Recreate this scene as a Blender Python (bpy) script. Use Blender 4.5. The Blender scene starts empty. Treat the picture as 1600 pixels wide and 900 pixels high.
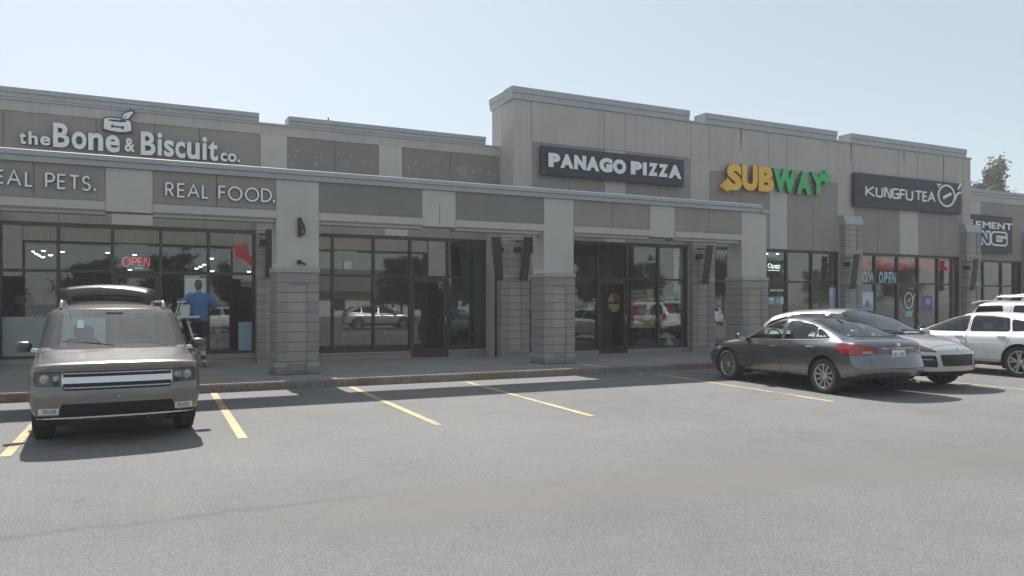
import bpy, bmesh, math, random
import numpy as np
from mathutils import Vector, Matrix
from mathutils.bvhtree import BVHTree
R = math.radians
scene = bpy.context.scene
COL = scene.collection

# ------------------------------------------------------------------ camera, sky, sun, exposure
FOC, PCX, HZ, CAMH = 1185.0, 800.0, 474.0, 1.62      # focal length / horizon of the photograph (1600 px wide)
YAW = math.atan(580.0 / FOC)
SN, CS = math.sin(YAW), math.cos(YAW)
cam_data = bpy.data.cameras.new('camera')
cam_data.sensor_width = 36.0
cam_data.lens = FOC / 1600.0 * 36.0
cam_data.shift_y = (HZ - 450.0) / 1600.0
cam_data.clip_end = 3000.0
cam = bpy.data.objects.new('camera', cam_data)
cam.location = (0, 0, CAMH)
cam.rotation_euler = (R(90), 0, -YAW)
COL.objects.link(cam)
scene.camera = cam

SUN_EL = 48.8
world = bpy.data.worlds.new('World')
scene.world = world
world.use_nodes = True
wn = world.node_tree
bg = wn.nodes['Background']
sky = wn.nodes.new('ShaderNodeTexSky')
sky.sky_type = 'NISHITA'
sky.sun_disc = False
sky.sun_elevation = R(SUN_EL)
sky.sun_rotation = R(0)
sky.air_density = 1.0
sky.dust_density = 1.0
sky.ozone_density = 0.5
sky.altitude = 50
veil = wn.nodes.new('ShaderNodeMix')          # milky summer haze over the clear sky
veil.data_type = 'RGBA'
veil.inputs[0].default_value = 0.60
veil.inputs[7].default_value = (3.78, 4.12, 4.00, 1)
wn.links.new(sky.outputs[0], veil.inputs[6])
wn.links.new(veil.outputs[2], bg.inputs[0])
bg.inputs[1].default_value = 0.112
sun_data = bpy.data.lights.new('sun', 'SUN')
sun_data.energy = 5.0
sun_data.angle = R(0.6)
sun_data.color = (1.0, 0.955, 0.905)
sun = bpy.data.objects.new('sun', sun_data)
sun.rotation_euler = (-(R(90) - R(SUN_EL)), 0, 0)
sun.location = (0, 60, 60)
COL.objects.link(sun)
scene.view_settings.view_transform = 'Standard'
scene.view_settings.look = 'None'
scene.view_settings.exposure = 0.56
scene.view_settings.gamma = 1.0
scene.cycles.use_denoising = True
scene.cycles.max_bounces = 8
scene.cycles.transparent_max_bounces = 16
scene.cycles.caustics_reflective = False
scene.cycles.caustics_refractive = False


def at(px, py, Y):
    """point of the plane Y = const that stands at this place of the photograph"""
    u = (px - PCX) / FOC
    k = Y / (CS - SN * u)
    return Vector(((CS * u + SN) * k, Y, CAMH - (py - HZ) * k / FOC))


# ------------------------------------------------------------------ objects
def tag(o, label=None, cat=None, group=None, kind=None):
    if label: o['label'] = label
    if cat: o['category'] = cat
    if group: o['group'] = group
    if kind: o['kind'] = kind
    return o


def thing(name, label, cat, loc=(0, 0, 0), rz=0.0, group=None):
    o = bpy.data.objects.new(name, None)
    o.empty_display_size = 0.2
    o.location = loc
    o.rotation_euler = (0, 0, rz)
    COL.objects.link(o)
    return tag(o, label, cat, group)


def copy_tree(o, parent=None):
    c = o.copy()
    COL.objects.link(c)
    if parent is not None:
        c.parent = parent
    for ch in list(o.children):
        copy_tree(ch, c)
    return c


class MB:
    """collects solids, then links them as one mesh object"""
    def __init__(s):
        s.v, s.f, s.m, s.sm = [], [], [], []

    def add(s, vs, fs, mi=0, smooth=False):
        b = len(s.v)
        s.v += [tuple(v) for v in vs]
        for f in fs:
            s.f.append(tuple(b + i for i in f)); s.m.append(mi); s.sm.append(smooth)

    def box(s, x0, x1, y0, y1, z0, z1, mi=0):
        if x0 > x1: x0, x1 = x1, x0
        if y0 > y1: y0, y1 = y1, y0
        if z0 > z1: z0, z1 = z1, z0
        s.add([(x0,y0,z0),(x1,y0,z0),(x1,y1,z0),(x0,y1,z0),(x0,y0,z1),(x1,y0,z1),(x1,y1,z1),(x0,y1,z1)],
              [(0,3,2,1),(4,5,6,7),(0,1,5,4),(1,2,6,5),(2,3,7,6),(3,0,4,7)], mi)

    def hexa(s, p, mi=0):
        s.add(p, [(0,3,2,1),(4,5,6,7),(0,1,5,4),(1,2,6,5),(2,3,7,6),(3,0,4,7)], mi)

    def prism(s, poly, axis, a, b, mi=0):
        """extrude a 2D polygon along axis ('x','y','z') from a to b"""
        n = len(poly)
        def P(p, t):
            return {'x': (t, p[0], p[1]), 'y': (p[0], t, p[1]), 'z': (p[0], p[1], t)}[axis]
        vs = [P(p, a) for p in poly] + [P(p, b) for p in poly]
        fs = [tuple(range(n))[::-1], tuple(range(n, 2 * n))] + [(i, (i + 1) % n, n + (i + 1) % n, n + i) for i in range(n)]
        s.add(vs, fs, mi)

    def tube(s, pts, r, n=8, mi=0, cap=True):
        pts = [Vector(p) for p in pts]
        rr = r if isinstance(r, (list, tuple)) else [r] * len(pts)
        vs, fs = [], []
        up = None
        for i, p in enumerate(pts):
            d = (pts[min(i + 1, len(pts) - 1)] - pts[max(i - 1, 0)]).normalized()
            if up is None:
                up = Vector((0, 0, 1)) if abs(d.z) < .9 else Vector((1, 0, 0))
            a = d.cross(up).normalized(); bb = a.cross(d).normalized(); up = bb
            for k in range(n):
                t = 2 * math.pi * k / n
                vs.append(p + (a * math.cos(t) + bb * math.sin(t)) * rr[i])
        for i in range(len(pts) - 1):
            for k in range(n):
                fs.append((i*n+k, i*n+(k+1) % n, (i+1)*n+(k+1) % n, (i+1)*n+k))
        if cap:
            fs.append(tuple(range(n))[::-1]); fs.append(tuple(range((len(pts)-1)*n, len(pts)*n)))
        s.add(vs, fs, mi, True)

    def lathe(s, prof, n=24, axis='z', c=(0, 0, 0), mi=0, smooth=True):
        vs, fs = [], []
        for r, h in prof:
            for k in range(n):
                t = 2 * math.pi * k / n
                a, b = r * math.cos(t), r * math.sin(t)
                v = {'z': (a, b, h), 'y': (a, h, b), 'x': (h, a, b)}[axis]
                vs.append((v[0] + c[0], v[1] + c[1], v[2] + c[2]))
        for i in range(len(prof) - 1):
            for k in range(n):
                fs.append((i*n+k, i*n+(k+1) % n, (i+1)*n+(k+1) % n, (i+1)*n+k))
        s.add(vs, fs, mi, smooth)

    def ellip(s, c, r, nu=14, nv=9, mi=0):
        vs, fs = [], []
        for j in range(nv + 1):
            ph = math.pi * j / nv
            for i in range(nu):
                t = 2 * math.pi * i / nu
                vs.append((c[0] + r[0]*math.sin(ph)*math.cos(t), c[1] + r[1]*math.sin(ph)*math.sin(t), c[2] + r[2]*math.cos(ph)))
        for j in range(nv):
            for i in range(nu):
                fs.append((j*nu+i, (j+1)*nu+i, (j+1)*nu+(i+1) % nu, j*nu+(i+1) % nu))
        s.add(vs, fs, mi, True)

    def mesh(s, name, mats):
        me = bpy.data.meshes.new(name)
        me.from_pydata(s.v, [], s.f)
        for m in (mats if isinstance(mats, (list, tuple)) else [mats]):
            me.materials.append(m)
        me.polygons.foreach_set('material_index', s.m)
        me.polygons.foreach_set('use_smooth', s.sm)
        bm = bmesh.new(); bm.from_mesh(me)
        bmesh.ops.recalc_face_normals(bm, faces=bm.faces)
        bm.to_mesh(me); bm.free()
        me.update()
        return me

    def build(s, name, mats, parent=None, bevel=0.0):
        me = s.mesh(name, mats)
        if bevel:
            bm = bmesh.new(); bm.from_mesh(me)
            bmesh.ops.remove_doubles(bm, verts=bm.verts, dist=1e-5)
            es = [e for e in bm.edges if len(e.link_faces) == 2 and e.calc_face_angle(0) > 0.6]
            bmesh.ops.bevel(bm, geom=es, offset=bevel, segments=2, affect='EDGES', clamp_overlap=True)
            bm.to_mesh(me); bm.free()
        return link(name, me, parent)


def link(name, me, parent=None):
    o = bpy.data.objects.new(name, me)
    COL.objects.link(o)
    if parent is not None:
        o.parent = parent
    return o


# ------------------------------------------------------------------ materials
def newmat(name):
    m = bpy.data.materials.new(name)
    m.use_nodes = True
    nt = m.node_tree
    return m, nt, nt.nodes['Principled BSDF']


def N(nt, t, **kw):
    n = nt.nodes.new(t)
    for k, v in kw.items():
        setattr(n, k, v)
    return n


def noise_tex(nt, vec, scale, detail=4, rough=.55):
    n = N(nt, 'ShaderNodeTexNoise')
    n.inputs['Scale'].default_value = scale
    n.inputs['Detail'].default_value = detail
    n.inputs['Roughness'].default_value = rough
    nt.links.new(vec, n.inputs['Vector'])
    return n.outputs['Fac']


def ramp(nt, fac, a, b, va=0.0, vb=1.0):
    n = N(nt, 'ShaderNodeMapRange')
    n.inputs[1].default_value = a; n.inputs[2].default_value = b
    n.inputs[3].default_value = va; n.inputs[4].default_value = vb
    nt.links.new(fac, n.inputs[0])
    return n.outputs[0]


def math_n(nt, op, a, b=None):
    n = N(nt, 'ShaderNodeMath', operation=op)
    for i, x in enumerate((a, b)):
        if x is None: continue
        if isinstance(x, (int, float)): n.inputs[i].default_value = x
        else: nt.links.new(x, n.inputs[i])
    return n.outputs[0]


def mixc(nt, fac, a, b, mode='MIX'):
    n = N(nt, 'ShaderNodeMix', data_type='RGBA', blend_type=mode)
    for i, x in ((0, fac), (6, a), (7, b)):
        if isinstance(x, (int, float)): n.inputs[i].default_value = x
        elif isinstance(x, (tuple, list)): n.inputs[i].default_value = (*x[:3], 1)
        else: nt.links.new(x, n.inputs[i])
    return n.outputs[2]


def obj_vec(nt):
    return N(nt, 'ShaderNodeTexCoord').outputs['Object']


def bump(nt, bs, h, strength, dist=.01):
    b = N(nt, 'ShaderNodeBump')
    b.inputs['Strength'].default_value = strength
    b.inputs['Distance'].default_value = dist
    nt.links.new(h, b.inputs['Height'])
    nt.links.new(b.outputs[0], bs.inputs['Normal'])


def plain(name, col, rough=.6, metal=0.0, var=.12, scale=6.0, bmp=0.0, bscale=60.0, coat=0.0, spec=.5, streak=0.0):
    m, nt, bs = newmat(name)
    v = obj_vec(nt)
    lo = tuple(c * (1 - var) for c in col); hi = tuple(min(1, c * (1 + var)) for c in col)
    c = mixc(nt, ramp(nt, noise_tex(nt, v, scale), .3, .7), lo, hi)
    if streak:
        mp = N(nt, 'ShaderNodeMapping'); mp.inputs['Scale'].default_value = (3.0, 3.0, .12)
        nt.links.new(v, mp.inputs[0])
        f = ramp(nt, noise_tex(nt, mp.outputs[0], 1.6, 5, .7), .5, .78, 0, streak)
        c = mixc(nt, f, c, tuple(x * .45 for x in col))
    nt.links.new(c, bs.inputs['Base Color'])
    bs.inputs['Roughness'].default_value = rough
    bs.inputs['Metallic'].default_value = metal
    bs.inputs['Coat Weight'].default_value = coat
    bs.inputs['Coat Roughness'].default_value = .04
    bs.inputs['Specular IOR Level'].default_value = spec
    if bmp:
        bump(nt, bs, noise_tex(nt, v, bscale, 5), bmp)
    return m


def glass(name, tint, ior=1.8, rough=0.0, haze=0.0):
    m, nt, bs = newmat(name)
    out = nt.nodes['Material Output']
    nt.nodes.remove(bs)
    tr = N(nt, 'ShaderNodeBsdfTransparent'); tr.inputs[0].default_value = (*tint, 1)
    gl = N(nt, 'ShaderNodeBsdfGlossy'); gl.inputs['Roughness'].default_value = rough
    gl.inputs['Color'].default_value = (.93, .96, .97, 1)
    fr = N(nt, 'ShaderNodeFresnel')
    geo = N(nt, 'ShaderNodeNewGeometry')        # same mirror strength from either face of the sheet
    nt.links.new(ramp(nt, geo.outputs['Backfacing'], 0, 1, ior, 1/ior), fr.inputs[0])
    mx = N(nt, 'ShaderNodeMixShader')
    nt.links.new(fr.outputs[0], mx.inputs[0]); nt.links.new(tr.outputs[0], mx.inputs[1]); nt.links.new(gl.outputs[0], mx.inputs[2])
    last = mx.outputs[0]
    if haze:
        df = N(nt, 'ShaderNodeBsdfDiffuse'); df.inputs[0].default_value = (.55, .58, .58, 1)
        m2 = N(nt, 'ShaderNodeMixShader'); m2.inputs[0].default_value = haze
        nt.links.new(last, m2.inputs[1]); nt.links.new(df.outputs[0], m2.inputs[2]); last = m2.outputs[0]
    nt.links.new(last, out.inputs[0])
    return m


def emit(name, col, s):
    m, nt, bs = newmat(name)
    bs.inputs['Base Color'].default_value = (*col, 1)
    bs.inputs['Emission Color'].default_value = (*col, 1)
    bs.inputs['Emission Strength'].default_value = s
    return m


def paint(name, col, metal=.0, rough=.32, flake=.05):
    m, nt, bs = newmat(name)
    v = obj_vec(nt)
    c = mixc(nt, noise_tex(nt, v, 2.5, 3), tuple(x * (1 - flake) for x in col), tuple(min(1, x * (1 + flake)) for x in col))
    # road dust low on the panels
    sep = N(nt, 'ShaderNodeSeparateXYZ'); nt.links.new(v, sep.inputs[0])
    d = math_n(nt, 'MULTIPLY', ramp(nt, sep.outputs[2], .2, .75, 1, 0), ramp(nt, noise_tex(nt, v, 7, 5), .35, .7, .1, .5))
    c = mixc(nt, d, c, (.21, .2, .185))
    geo = N(nt, 'ShaderNodeNewGeometry')
    c = mixc(nt, geo.outputs['Backfacing'], c, (.03, .03, .03))      # trimmed inside of the panels
    nt.links.new(c, bs.inputs['Base Color'])
    bs.inputs['Metallic'].default_value = metal
    bs.inputs['Roughness'].default_value = rough
    bs.inputs['Coat Weight'].default_value = .9
    bs.inputs['Coat Roughness'].default_value = .05
    nt.links.new(ramp(nt, d, 0, .5, .06, .45), bs.inputs['Coat Roughness'])
    return m


def stone_mat(name, col, col2, mortar, w, h, off=.5):
    m, nt, bs = newmat(name)
    sep = N(nt, 'ShaderNodeSeparateXYZ')
    nt.links.new(obj_vec(nt), sep.inputs[0])
    cmb = N(nt, 'ShaderNodeCombineXYZ')
    nt.links.new(math_n(nt, 'ADD', sep.outputs[0], sep.outputs[1]), cmb.inputs[0])
    nt.links.new(sep.outputs[2], cmb.inputs[1])
    b = N(nt, 'ShaderNodeTexBrick', offset=off)
    nt.links.new(cmb.outputs[0], b.inputs['Vector'])
    b.inputs['Color1'].default_value = (*col, 1); b.inputs['Color2'].default_value = (*col2, 1)
    b.inputs['Mortar'].default_value = (*mortar, 1)
    b.inputs['Scale'].default_value = 1.0
    b.inputs['Mortar Size'].default_value = .009
    b.inputs['Brick Width'].default_value = w
    b.inputs['Row Height'].default_value = h
    nz = noise_tex(nt, obj_vec(nt), 28, 6, .7)
    c = mixc(nt, ramp(nt, nz, .3, .75, .0, .35), b.outputs[0], (.12, .115, .11))
    nt.links.new(c, bs.inputs['Base Color'])
    bs.inputs['Roughness'].default_value = .9
    hgt = math_n(nt, 'ADD', math_n(nt, 'MULTIPLY', b.outputs['Fac'], -1.2), nz)
    bump(nt, bs, hgt, .8, .015)
    return m
# ------------------------------------------------------------------ surfaces of the place
def asphalt_mat():
    m, nt, bs = newmat('asphalt')
    v = obj_vec(nt)
    sep = N(nt, 'ShaderNodeSeparateXYZ'); nt.links.new(v, sep.inputs[0])
    X, Y = sep.outputs[0], sep.outputs[1]
    big = ramp(nt, noise_tex(nt, v, .35, 6, .65), .36, .64)
    med = ramp(nt, noise_tex(nt, v, 2.2, 5, .65), .3, .7)
    fine = ramp(nt, noise_tex(nt, v, 80, 3, .8), .34, .66)
    vor = N(nt, 'ShaderNodeTexVoronoi'); vor.inputs['Scale'].default_value = 95
    nt.links.new(v, vor.inputs['Vector'])
    stones = ramp(nt, vor.outputs['Color'], .35, .95)
    c = mixc(nt, big, (.160, .158, .157), (.202, .199, .195))
    c = mixc(nt, math_n(nt, 'MULTIPLY', med, .55), c, (.212, .209, .204))
    # smooth brown patched strip that runs along the lane
    ctr = math_n(nt, 'SUBTRACT', 6.10, math_n(nt, 'MULTIPLY', X, .145))
    ctr = math_n(nt, 'ADD', ctr, math_n(nt, 'MULTIPLY', math_n(nt, 'SUBTRACT', noise_tex(nt, v, .9, 3), .5), .7))
    dd = math_n(nt, 'ABSOLUTE', math_n(nt, 'SUBTRACT', Y, ctr))
    patch = math_n(nt, 'MULTIPLY', ramp(nt, dd, .40, .72, 1, 0), ramp(nt, math_n(nt, 'ADD', X, math_n(nt, 'MULTIPLY', noise_tex(nt, v, 1.2, 3), 1.4)), 1.3, 2.6))
    lane = ramp(nt, dd, .5, 2.6, 1, 0)
    rough_amt = math_n(nt, 'SUBTRACT', .62, math_n(nt, 'MULTIPLY', patch, .42))
    c = mixc(nt, math_n(nt, 'MULTIPLY', patch, .6), c, (.178, .170, .163))
    c = mixc(nt, math_n(nt, 'MULTIPLY', lane, .22), c, (.118, .112, .108))
    g = mixc(nt, fine, (.64, .64, .64), (1.36, 1.36, 1.36))
    c = mixc(nt, rough_amt, c, mixc(nt, 1.0, c, g, 'MULTIPLY'))
    g2 = mixc(nt, stones, (.62, .62, .62), (1.5, 1.5, 1.48))
    c = mixc(nt, math_n(nt, 'MULTIPLY', rough_amt, .8), c, mixc(nt, 1.0, c, g2, 'MULTIPLY'))
    # long seam, cracks and oil spots
    seam = ramp(nt, math_n(nt, 'ABSOLUTE', math_n(nt, 'SUBTRACT', math_n(nt, 'ADD', Y, math_n(nt, 'MULTIPLY', noise_tex(nt, v, 2.5, 4), .25)), 6.38)), .01, .09, 1, 0)
    seam = math_n(nt, 'MULTIPLY', seam, ramp(nt, X, 1.4, 2.2, 1, 0))
    c = mixc(nt, math_n(nt, 'MULTIPLY', seam, .28), c, (.06, .06, .062))
    mp = N(nt, 'ShaderNodeMapping'); mp.inputs['Location'].default_value = (3.3, 1.2, 0)
    dv = N(nt, 'ShaderNodeVectorMath', operation='ADD')
    nz = N(nt, 'ShaderNodeTexNoise'); nz.inputs['Scale'].default_value = 1.3; nz.inputs['Detail'].default_value = 5
    nt.links.new(v, nz.inputs['Vector'])
    nt.links.new(v, dv.inputs[0]); nt.links.new(nz.outputs['Color'], dv.inputs[1]); nt.links.new(dv.outputs[0], mp.inputs[0])
    vc = N(nt, 'ShaderNodeTexVoronoi', feature='DISTANCE_TO_EDGE'); vc.inputs['Scale'].default_value = .22
    nt.links.new(mp.outputs[0], vc.inputs['Vector'])
    crack = ramp(nt, vc.outputs['Distance'], .0, .004, 1, 0)
    crack = math_n(nt, 'MULTIPLY', crack, ramp(nt, noise_tex(nt, v, .5, 2), .5, .6))
    c = mixc(nt, math_n(nt, 'MULTIPLY', crack, .32), c, (.05, .05, .05))
    bay = ramp(nt, Y, 8.2, 10.0)
    oil = ramp(nt, math_n(nt, 'ADD', noise_tex(nt, v, 1.6, 5, .65), math_n(nt, 'MULTIPLY', bay, .07)), .66, .76)
    c = mixc(nt, math_n(nt, 'MULTIPLY', oil, .38), c, (.07, .07, .072))
    nt.links.new(c, bs.inputs['Base Color'])
    bs.inputs['Roughness'].default_value = .88
    bs.inputs['Specular IOR Level'].default_value = .35
    bump(nt, bs, math_n(nt, 'ADD', fine, stones), .5, .006)
    return m


def yellow_mat():
    m, nt, bs = newmat('yellow_road_paint')
    v = obj_vec(nt)
    c = mixc(nt, ramp(nt, noise_tex(nt, v, 6, 5), .3, .7), (.52, .40, .19), (.60, .48, .255))
    worn = ramp(nt, math_n(nt, 'ADD', noise_tex(nt, v, 45, 4, .8), math_n(nt, 'MULTIPLY', noise_tex(nt, v, 1.5, 3), .5)), .68, .90)
    c = mixc(nt, worn, c, (.17, .165, .16))
    nt.links.new(c, bs.inputs['Base Color'])
    bs.inputs['Roughness'].default_value = .8
    bump(nt, bs, noise_tex(nt, v, 60, 4), .3, .004)
    return m


def walk_mat(name, col, joint=2.4, jaxis=0):
    m, nt, bs = newmat(name)
    v = obj_vec(nt)
    c = mixc(nt, ramp(nt, noise_tex(nt, v, 1.2, 5, .6), .3, .7), tuple(x*.82 for x in col), tuple(x*1.12 for x in col))
    c = mixc(nt, ramp(nt, noise_tex(nt, v, 50, 3, .8), .3, .7, 0, .3), c, tuple(x*.6 for x in col))
    sep = N(nt, 'ShaderNodeSeparateXYZ'); nt.links.new(v, sep.inputs[0])
    f = math_n(nt, 'PINGPONG', sep.outputs[jaxis], joint/2)
    c = mixc(nt, ramp(nt, f, 0, .012, .7, 0), c, (.05, .05, .05))
    st = ramp(nt, noise_tex(nt, v, 3.5, 5, .7), .58, .72)
    c = mixc(nt, math_n(nt, 'MULTIPLY', st, .35), c, tuple(x*.5 for x in col))
    nt.links.new(c, bs.inputs['Base Color']); bs.inputs['Roughness'].default_value = .9
    bump(nt, bs, noise_tex(nt, v, 70, 4), .25, .004)
    return m


def kerb_mat():
    m, nt, bs = newmat('kerb_concrete')
    v = obj_vec(nt)
    c = mixc(nt, ramp(nt, noise_tex(nt, v, 2.2, 5, .65), .35, .65), (.30, .275, .25), (.24, .16, .115))
    c = mixc(nt, ramp(nt, noise_tex(nt, v, 16, 5, .75), .42, .7, 0, .8), c, (.10, .09, .08))
    sep = N(nt, 'ShaderNodeSeparateXYZ'); nt.links.new(v, sep.inputs[0])
    c = mixc(nt, ramp(nt, math_n(nt, 'PINGPONG', sep.outputs[0], 1.6), 0, .015, .7, 0), c, (.05, .045, .04))
    nt.links.new(c, bs.inputs['Base Color']); bs.inputs['Roughness'].default_value = .9
    bump(nt, bs, noise_tex(nt, v, 35, 5), .4, .01)
    return m


def ghost_panel_mat():
    """dark panel that keeps the pale scars of letters taken down"""
    m, nt, bs = newmat('scarred_accent_stucco')
    v = obj_vec(nt)
    c = mixc(nt, ramp(nt, noise_tex(nt, v, 2, 5), .3, .7), (.20, .195, .185), (.23, .222, .21))
    sep = N(nt, 'ShaderNodeSeparateXYZ'); nt.links.new(v, sep.inputs[0])
    band = math_n(nt, 'MULTIPLY', ramp(nt, sep.outputs[2], 5.25, 5.38), ramp(nt, sep.outputs[2], 5.62, 5.75, 1, 0))
    spots = ramp(nt, noise_tex(nt, v, 7.5, 2, .5), .64, .67)
    spots2 = ramp(nt, noise_tex(nt, v, 3.2, 3, .6), .56, .66, 0, .3)
    c = mixc(nt, math_n(nt, 'MULTIPLY', band, math_n(nt, 'MAXIMUM', math_n(nt, 'MULTIPLY', spots, .85), spots2)), c, (.36, .36, .35))
    nt.links.new(c, bs.inputs['Base Color']); bs.inputs['Roughness'].default_value = .92
    bump(nt, bs, noise_tex(nt, v, 120, 3), .25, .003)
    return m


ASPHALT = asphalt_mat()
YELLOW = yellow_mat()
WALK = walk_mat('sidewalk_concrete', (.27, .265, .26))
KERB = kerb_mat()
STUCCO = plain('pale_stucco', (.442, .420, .392), .93, var=.07, scale=1.3, bmp=.2, bscale=150, streak=.35)
STUCCO2 = plain('lighter_stucco', (.485, .472, .458), .93, var=.05, scale=1.3, bmp=.2, bscale=150, streak=.15)
ACCENT = plain('taupe_accent_stucco', (.284, .264, .243), .93, var=.06, scale=1.3, bmp=.2, bscale=150, streak=.18)
ACCENT2 = plain('grey_accent_stucco', (.215, .212, .208), .93, var=.06, scale=1.3, bmp=.2, bscale=150, streak=.18)
GHOST = ghost_panel_mat()
TRIM = plain('pale_stucco_trim', (.47, .455, .43), .9, var=.05, streak=.12)
COPING = plain('blue_grey_coping', (.36, .385, .415), .6, var=.05, scale=2, streak=.18)
JOINT = plain('dark_joint', (.09, .088, .085), .9, var=.1)  # even dark colour of joints, crack and column plinths
STONE_G = stone_mat('grey_split_face_block', (.36, .345, .34), (.31, .30, .298), (.18, .172, .165), 3.1, .205, 0)
STONE_B = stone_mat('buff_split_face_block', (.44, .41, .36), (.40, .375, .33), (.21, .20, .18), 3.3, .205, 0)
STONE_P = stone_mat('pale_cap_block', (.45, .435, .41), (.42, .405, .385), (.15, .15, .14), 3.7, .205, 0)
FRAME = plain('dark_bronze_frame', (.040, .037, .040), .42, .0, var=.12)
DOORFR = plain('maroon_door_frame', (.075, .034, .040), .42, var=.12)
GLASS = glass('shop_glass', (.92, .95, .935), 1.78)
GLASS1 = glass('dark_shop_glass', (.86, .90, .90), 1.75)
STEEL = plain('brushed_steel', (.6, .6, .6), .3, .9, var=.05)
BLACK = plain('black_metal', (.022, .021, .022), .5, .0, var=.15)
CHAR = plain('charcoal_sign_face', (.026, .028, .052), .55, var=.08)
WHITE = plain('white_sign_acrylic', (.78, .82, .84), .45, var=.03)
RETURN = plain('dark_letter_return', (.05, .05, .075), .5, var=.1)
YEL_L = plain('amber_sign_acrylic', (.80, .47, .05), .4, var=.04)
GRN_L = plain('green_sign_acrylic', (.035, .44, .13), .4, var=.04)
GRN_D = plain('dark_green_return', (.015, .09, .04), .5, var=.1)
AMB_D = plain('rust_return', (.20, .09, .03), .5, var=.1)
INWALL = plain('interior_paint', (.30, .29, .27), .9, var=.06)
INBLUE = plain('interior_blue_paint', (.10, .20, .27), .9, var=.06)
INGREEN = plain('interior_green_paint', (.10, .26, .17), .9, var=.08)
INFLOOR = plain('interior_floor_tile', (.21, .20, .19), .5, var=.12, scale=3)
INCEIL = plain('interior_ceiling', (.30, .30, .29), .9, var=.04)
ROOFM = plain('roof_membrane', (.30, .30, .30), .9)
LAMP_ON = emit('lit_lamp', (1.0, .96, .88), 5.0)
# ------------------------------------------------------------------ lettering
_gl = {}


def glyph(ch, bold):
    """outline of one character of the built in typeface as flat faces, scaled to a unit box"""
    key = (ch, bold)
    if key in _gl: return _gl[key]
    cu = bpy.data.curves.new('glyph', 'FONT')
    cu.body = ch; cu.size = 1.0; cu.offset = bold; cu.extrude = .5; cu.resolution_u = 5
    ob = bpy.data.objects.new('glyph', cu); COL.objects.link(ob)
    me = bpy.data.meshes.new_from_object(ob)
    vs = [tuple(v.co) for v in me.vertices]; fs = [tuple(p.vertices) for p in me.polygons]
    fr = [abs(p.normal.z) > .9 and p.center.z > .2 for p in me.polygons]
    bpy.data.objects.remove(ob); bpy.data.curves.remove(cu); bpy.data.meshes.remove(me)
    x0 = min(v[0] for v in vs); x1 = max(v[0] for v in vs); y0 = min(v[1] for v in vs); y1 = max(v[1] for v in vs)
    vs = [((v[0]-x0)/(x1-x0), (v[1]-y0)/(y1-y0), v[2]) for v in vs]
    _gl[key] = (vs, fs, fr)
    return _gl[key]


def add_glyph(m, ch, x0, x1, z0, z1, yf, th, bold=.0, face=0, side=1):
    """letter standing on a wall that faces -y; yf is its front"""
    vs, fs, fr = glyph(ch, bold)
    b = len(m.v)
    for x, y, z in vs: m.v.append((x0 + x*(x1-x0), yf + th*(.5 - z), z0 + y*(z1-z0)))
    for f, k in zip(fs, fr):
        m.f.append(tuple(b+i for i in f)); m.m.append(face if k else side); m.sm.append(False)


def letter(parent, ch, x0, x1, z0, z1, yf, th, mats, bold=.0, name='letter'):
    m = MB(); add_glyph(m, ch, x0, x1, z0, z1, yf, th, bold)
    return m.build(name, mats, parent)


def ribbon(m, pts, w, yf, th, mi=0, closed=False):
    """monoline stroke in the x-z plane"""
    n = len(pts); P = [Vector(p) for p in pts]
    L, Rr = [], []
    for i in range(n):
        if closed: a, b = P[i-1], P[(i+1) % n]
        else: a, b = P[max(i-1, 0)], P[min(i+1, n-1)]
        d0 = (P[i]-a); d1 = (b-P[i])
        n0 = Vector((-d0.y, d0.x)).normalized() if d0.length > 1e-7 else None
        n1 = Vector((-d1.y, d1.x)).normalized() if d1.length > 1e-7 else None
        if n0 is None: n0 = n1
        if n1 is None: n1 = n0
        k = max(.45, 1 + n0.dot(n1))
        o = (n0+n1) * (w/2/k)
        L.append(P[i]+o); Rr.append(P[i]-o)
    vs = []
    for l, r in zip(L, Rr): vs += [(l.x, yf, l.y), (r.x, yf, r.y), (l.x, yf+th, l.y), (r.x, yf+th, r.y)]
    fs = []
    for i in range(n if closed else n-1):
        a, b = 4*i, 4*((i+1) % n)
        fs += [(a, a+1, b+1, b), (a+2, b+2, b+3, a+3), (a, b, b+2, a+2), (a+1, a+3, b+3, b+1)]
    if not closed: fs += [(0, 2, 3, 1), (4*n-4, 4*n-3, 4*n-1, 4*n-2)]
    m.add(vs, fs, mi)


def arc(cx, cz, rx, rz, a0, a1, n=14):
    return [(cx + rx*math.cos(R(a0+(a1-a0)*k/n)), cz + rz*math.sin(R(a0+(a1-a0)*k/n))) for k in range(n+1)]


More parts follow.
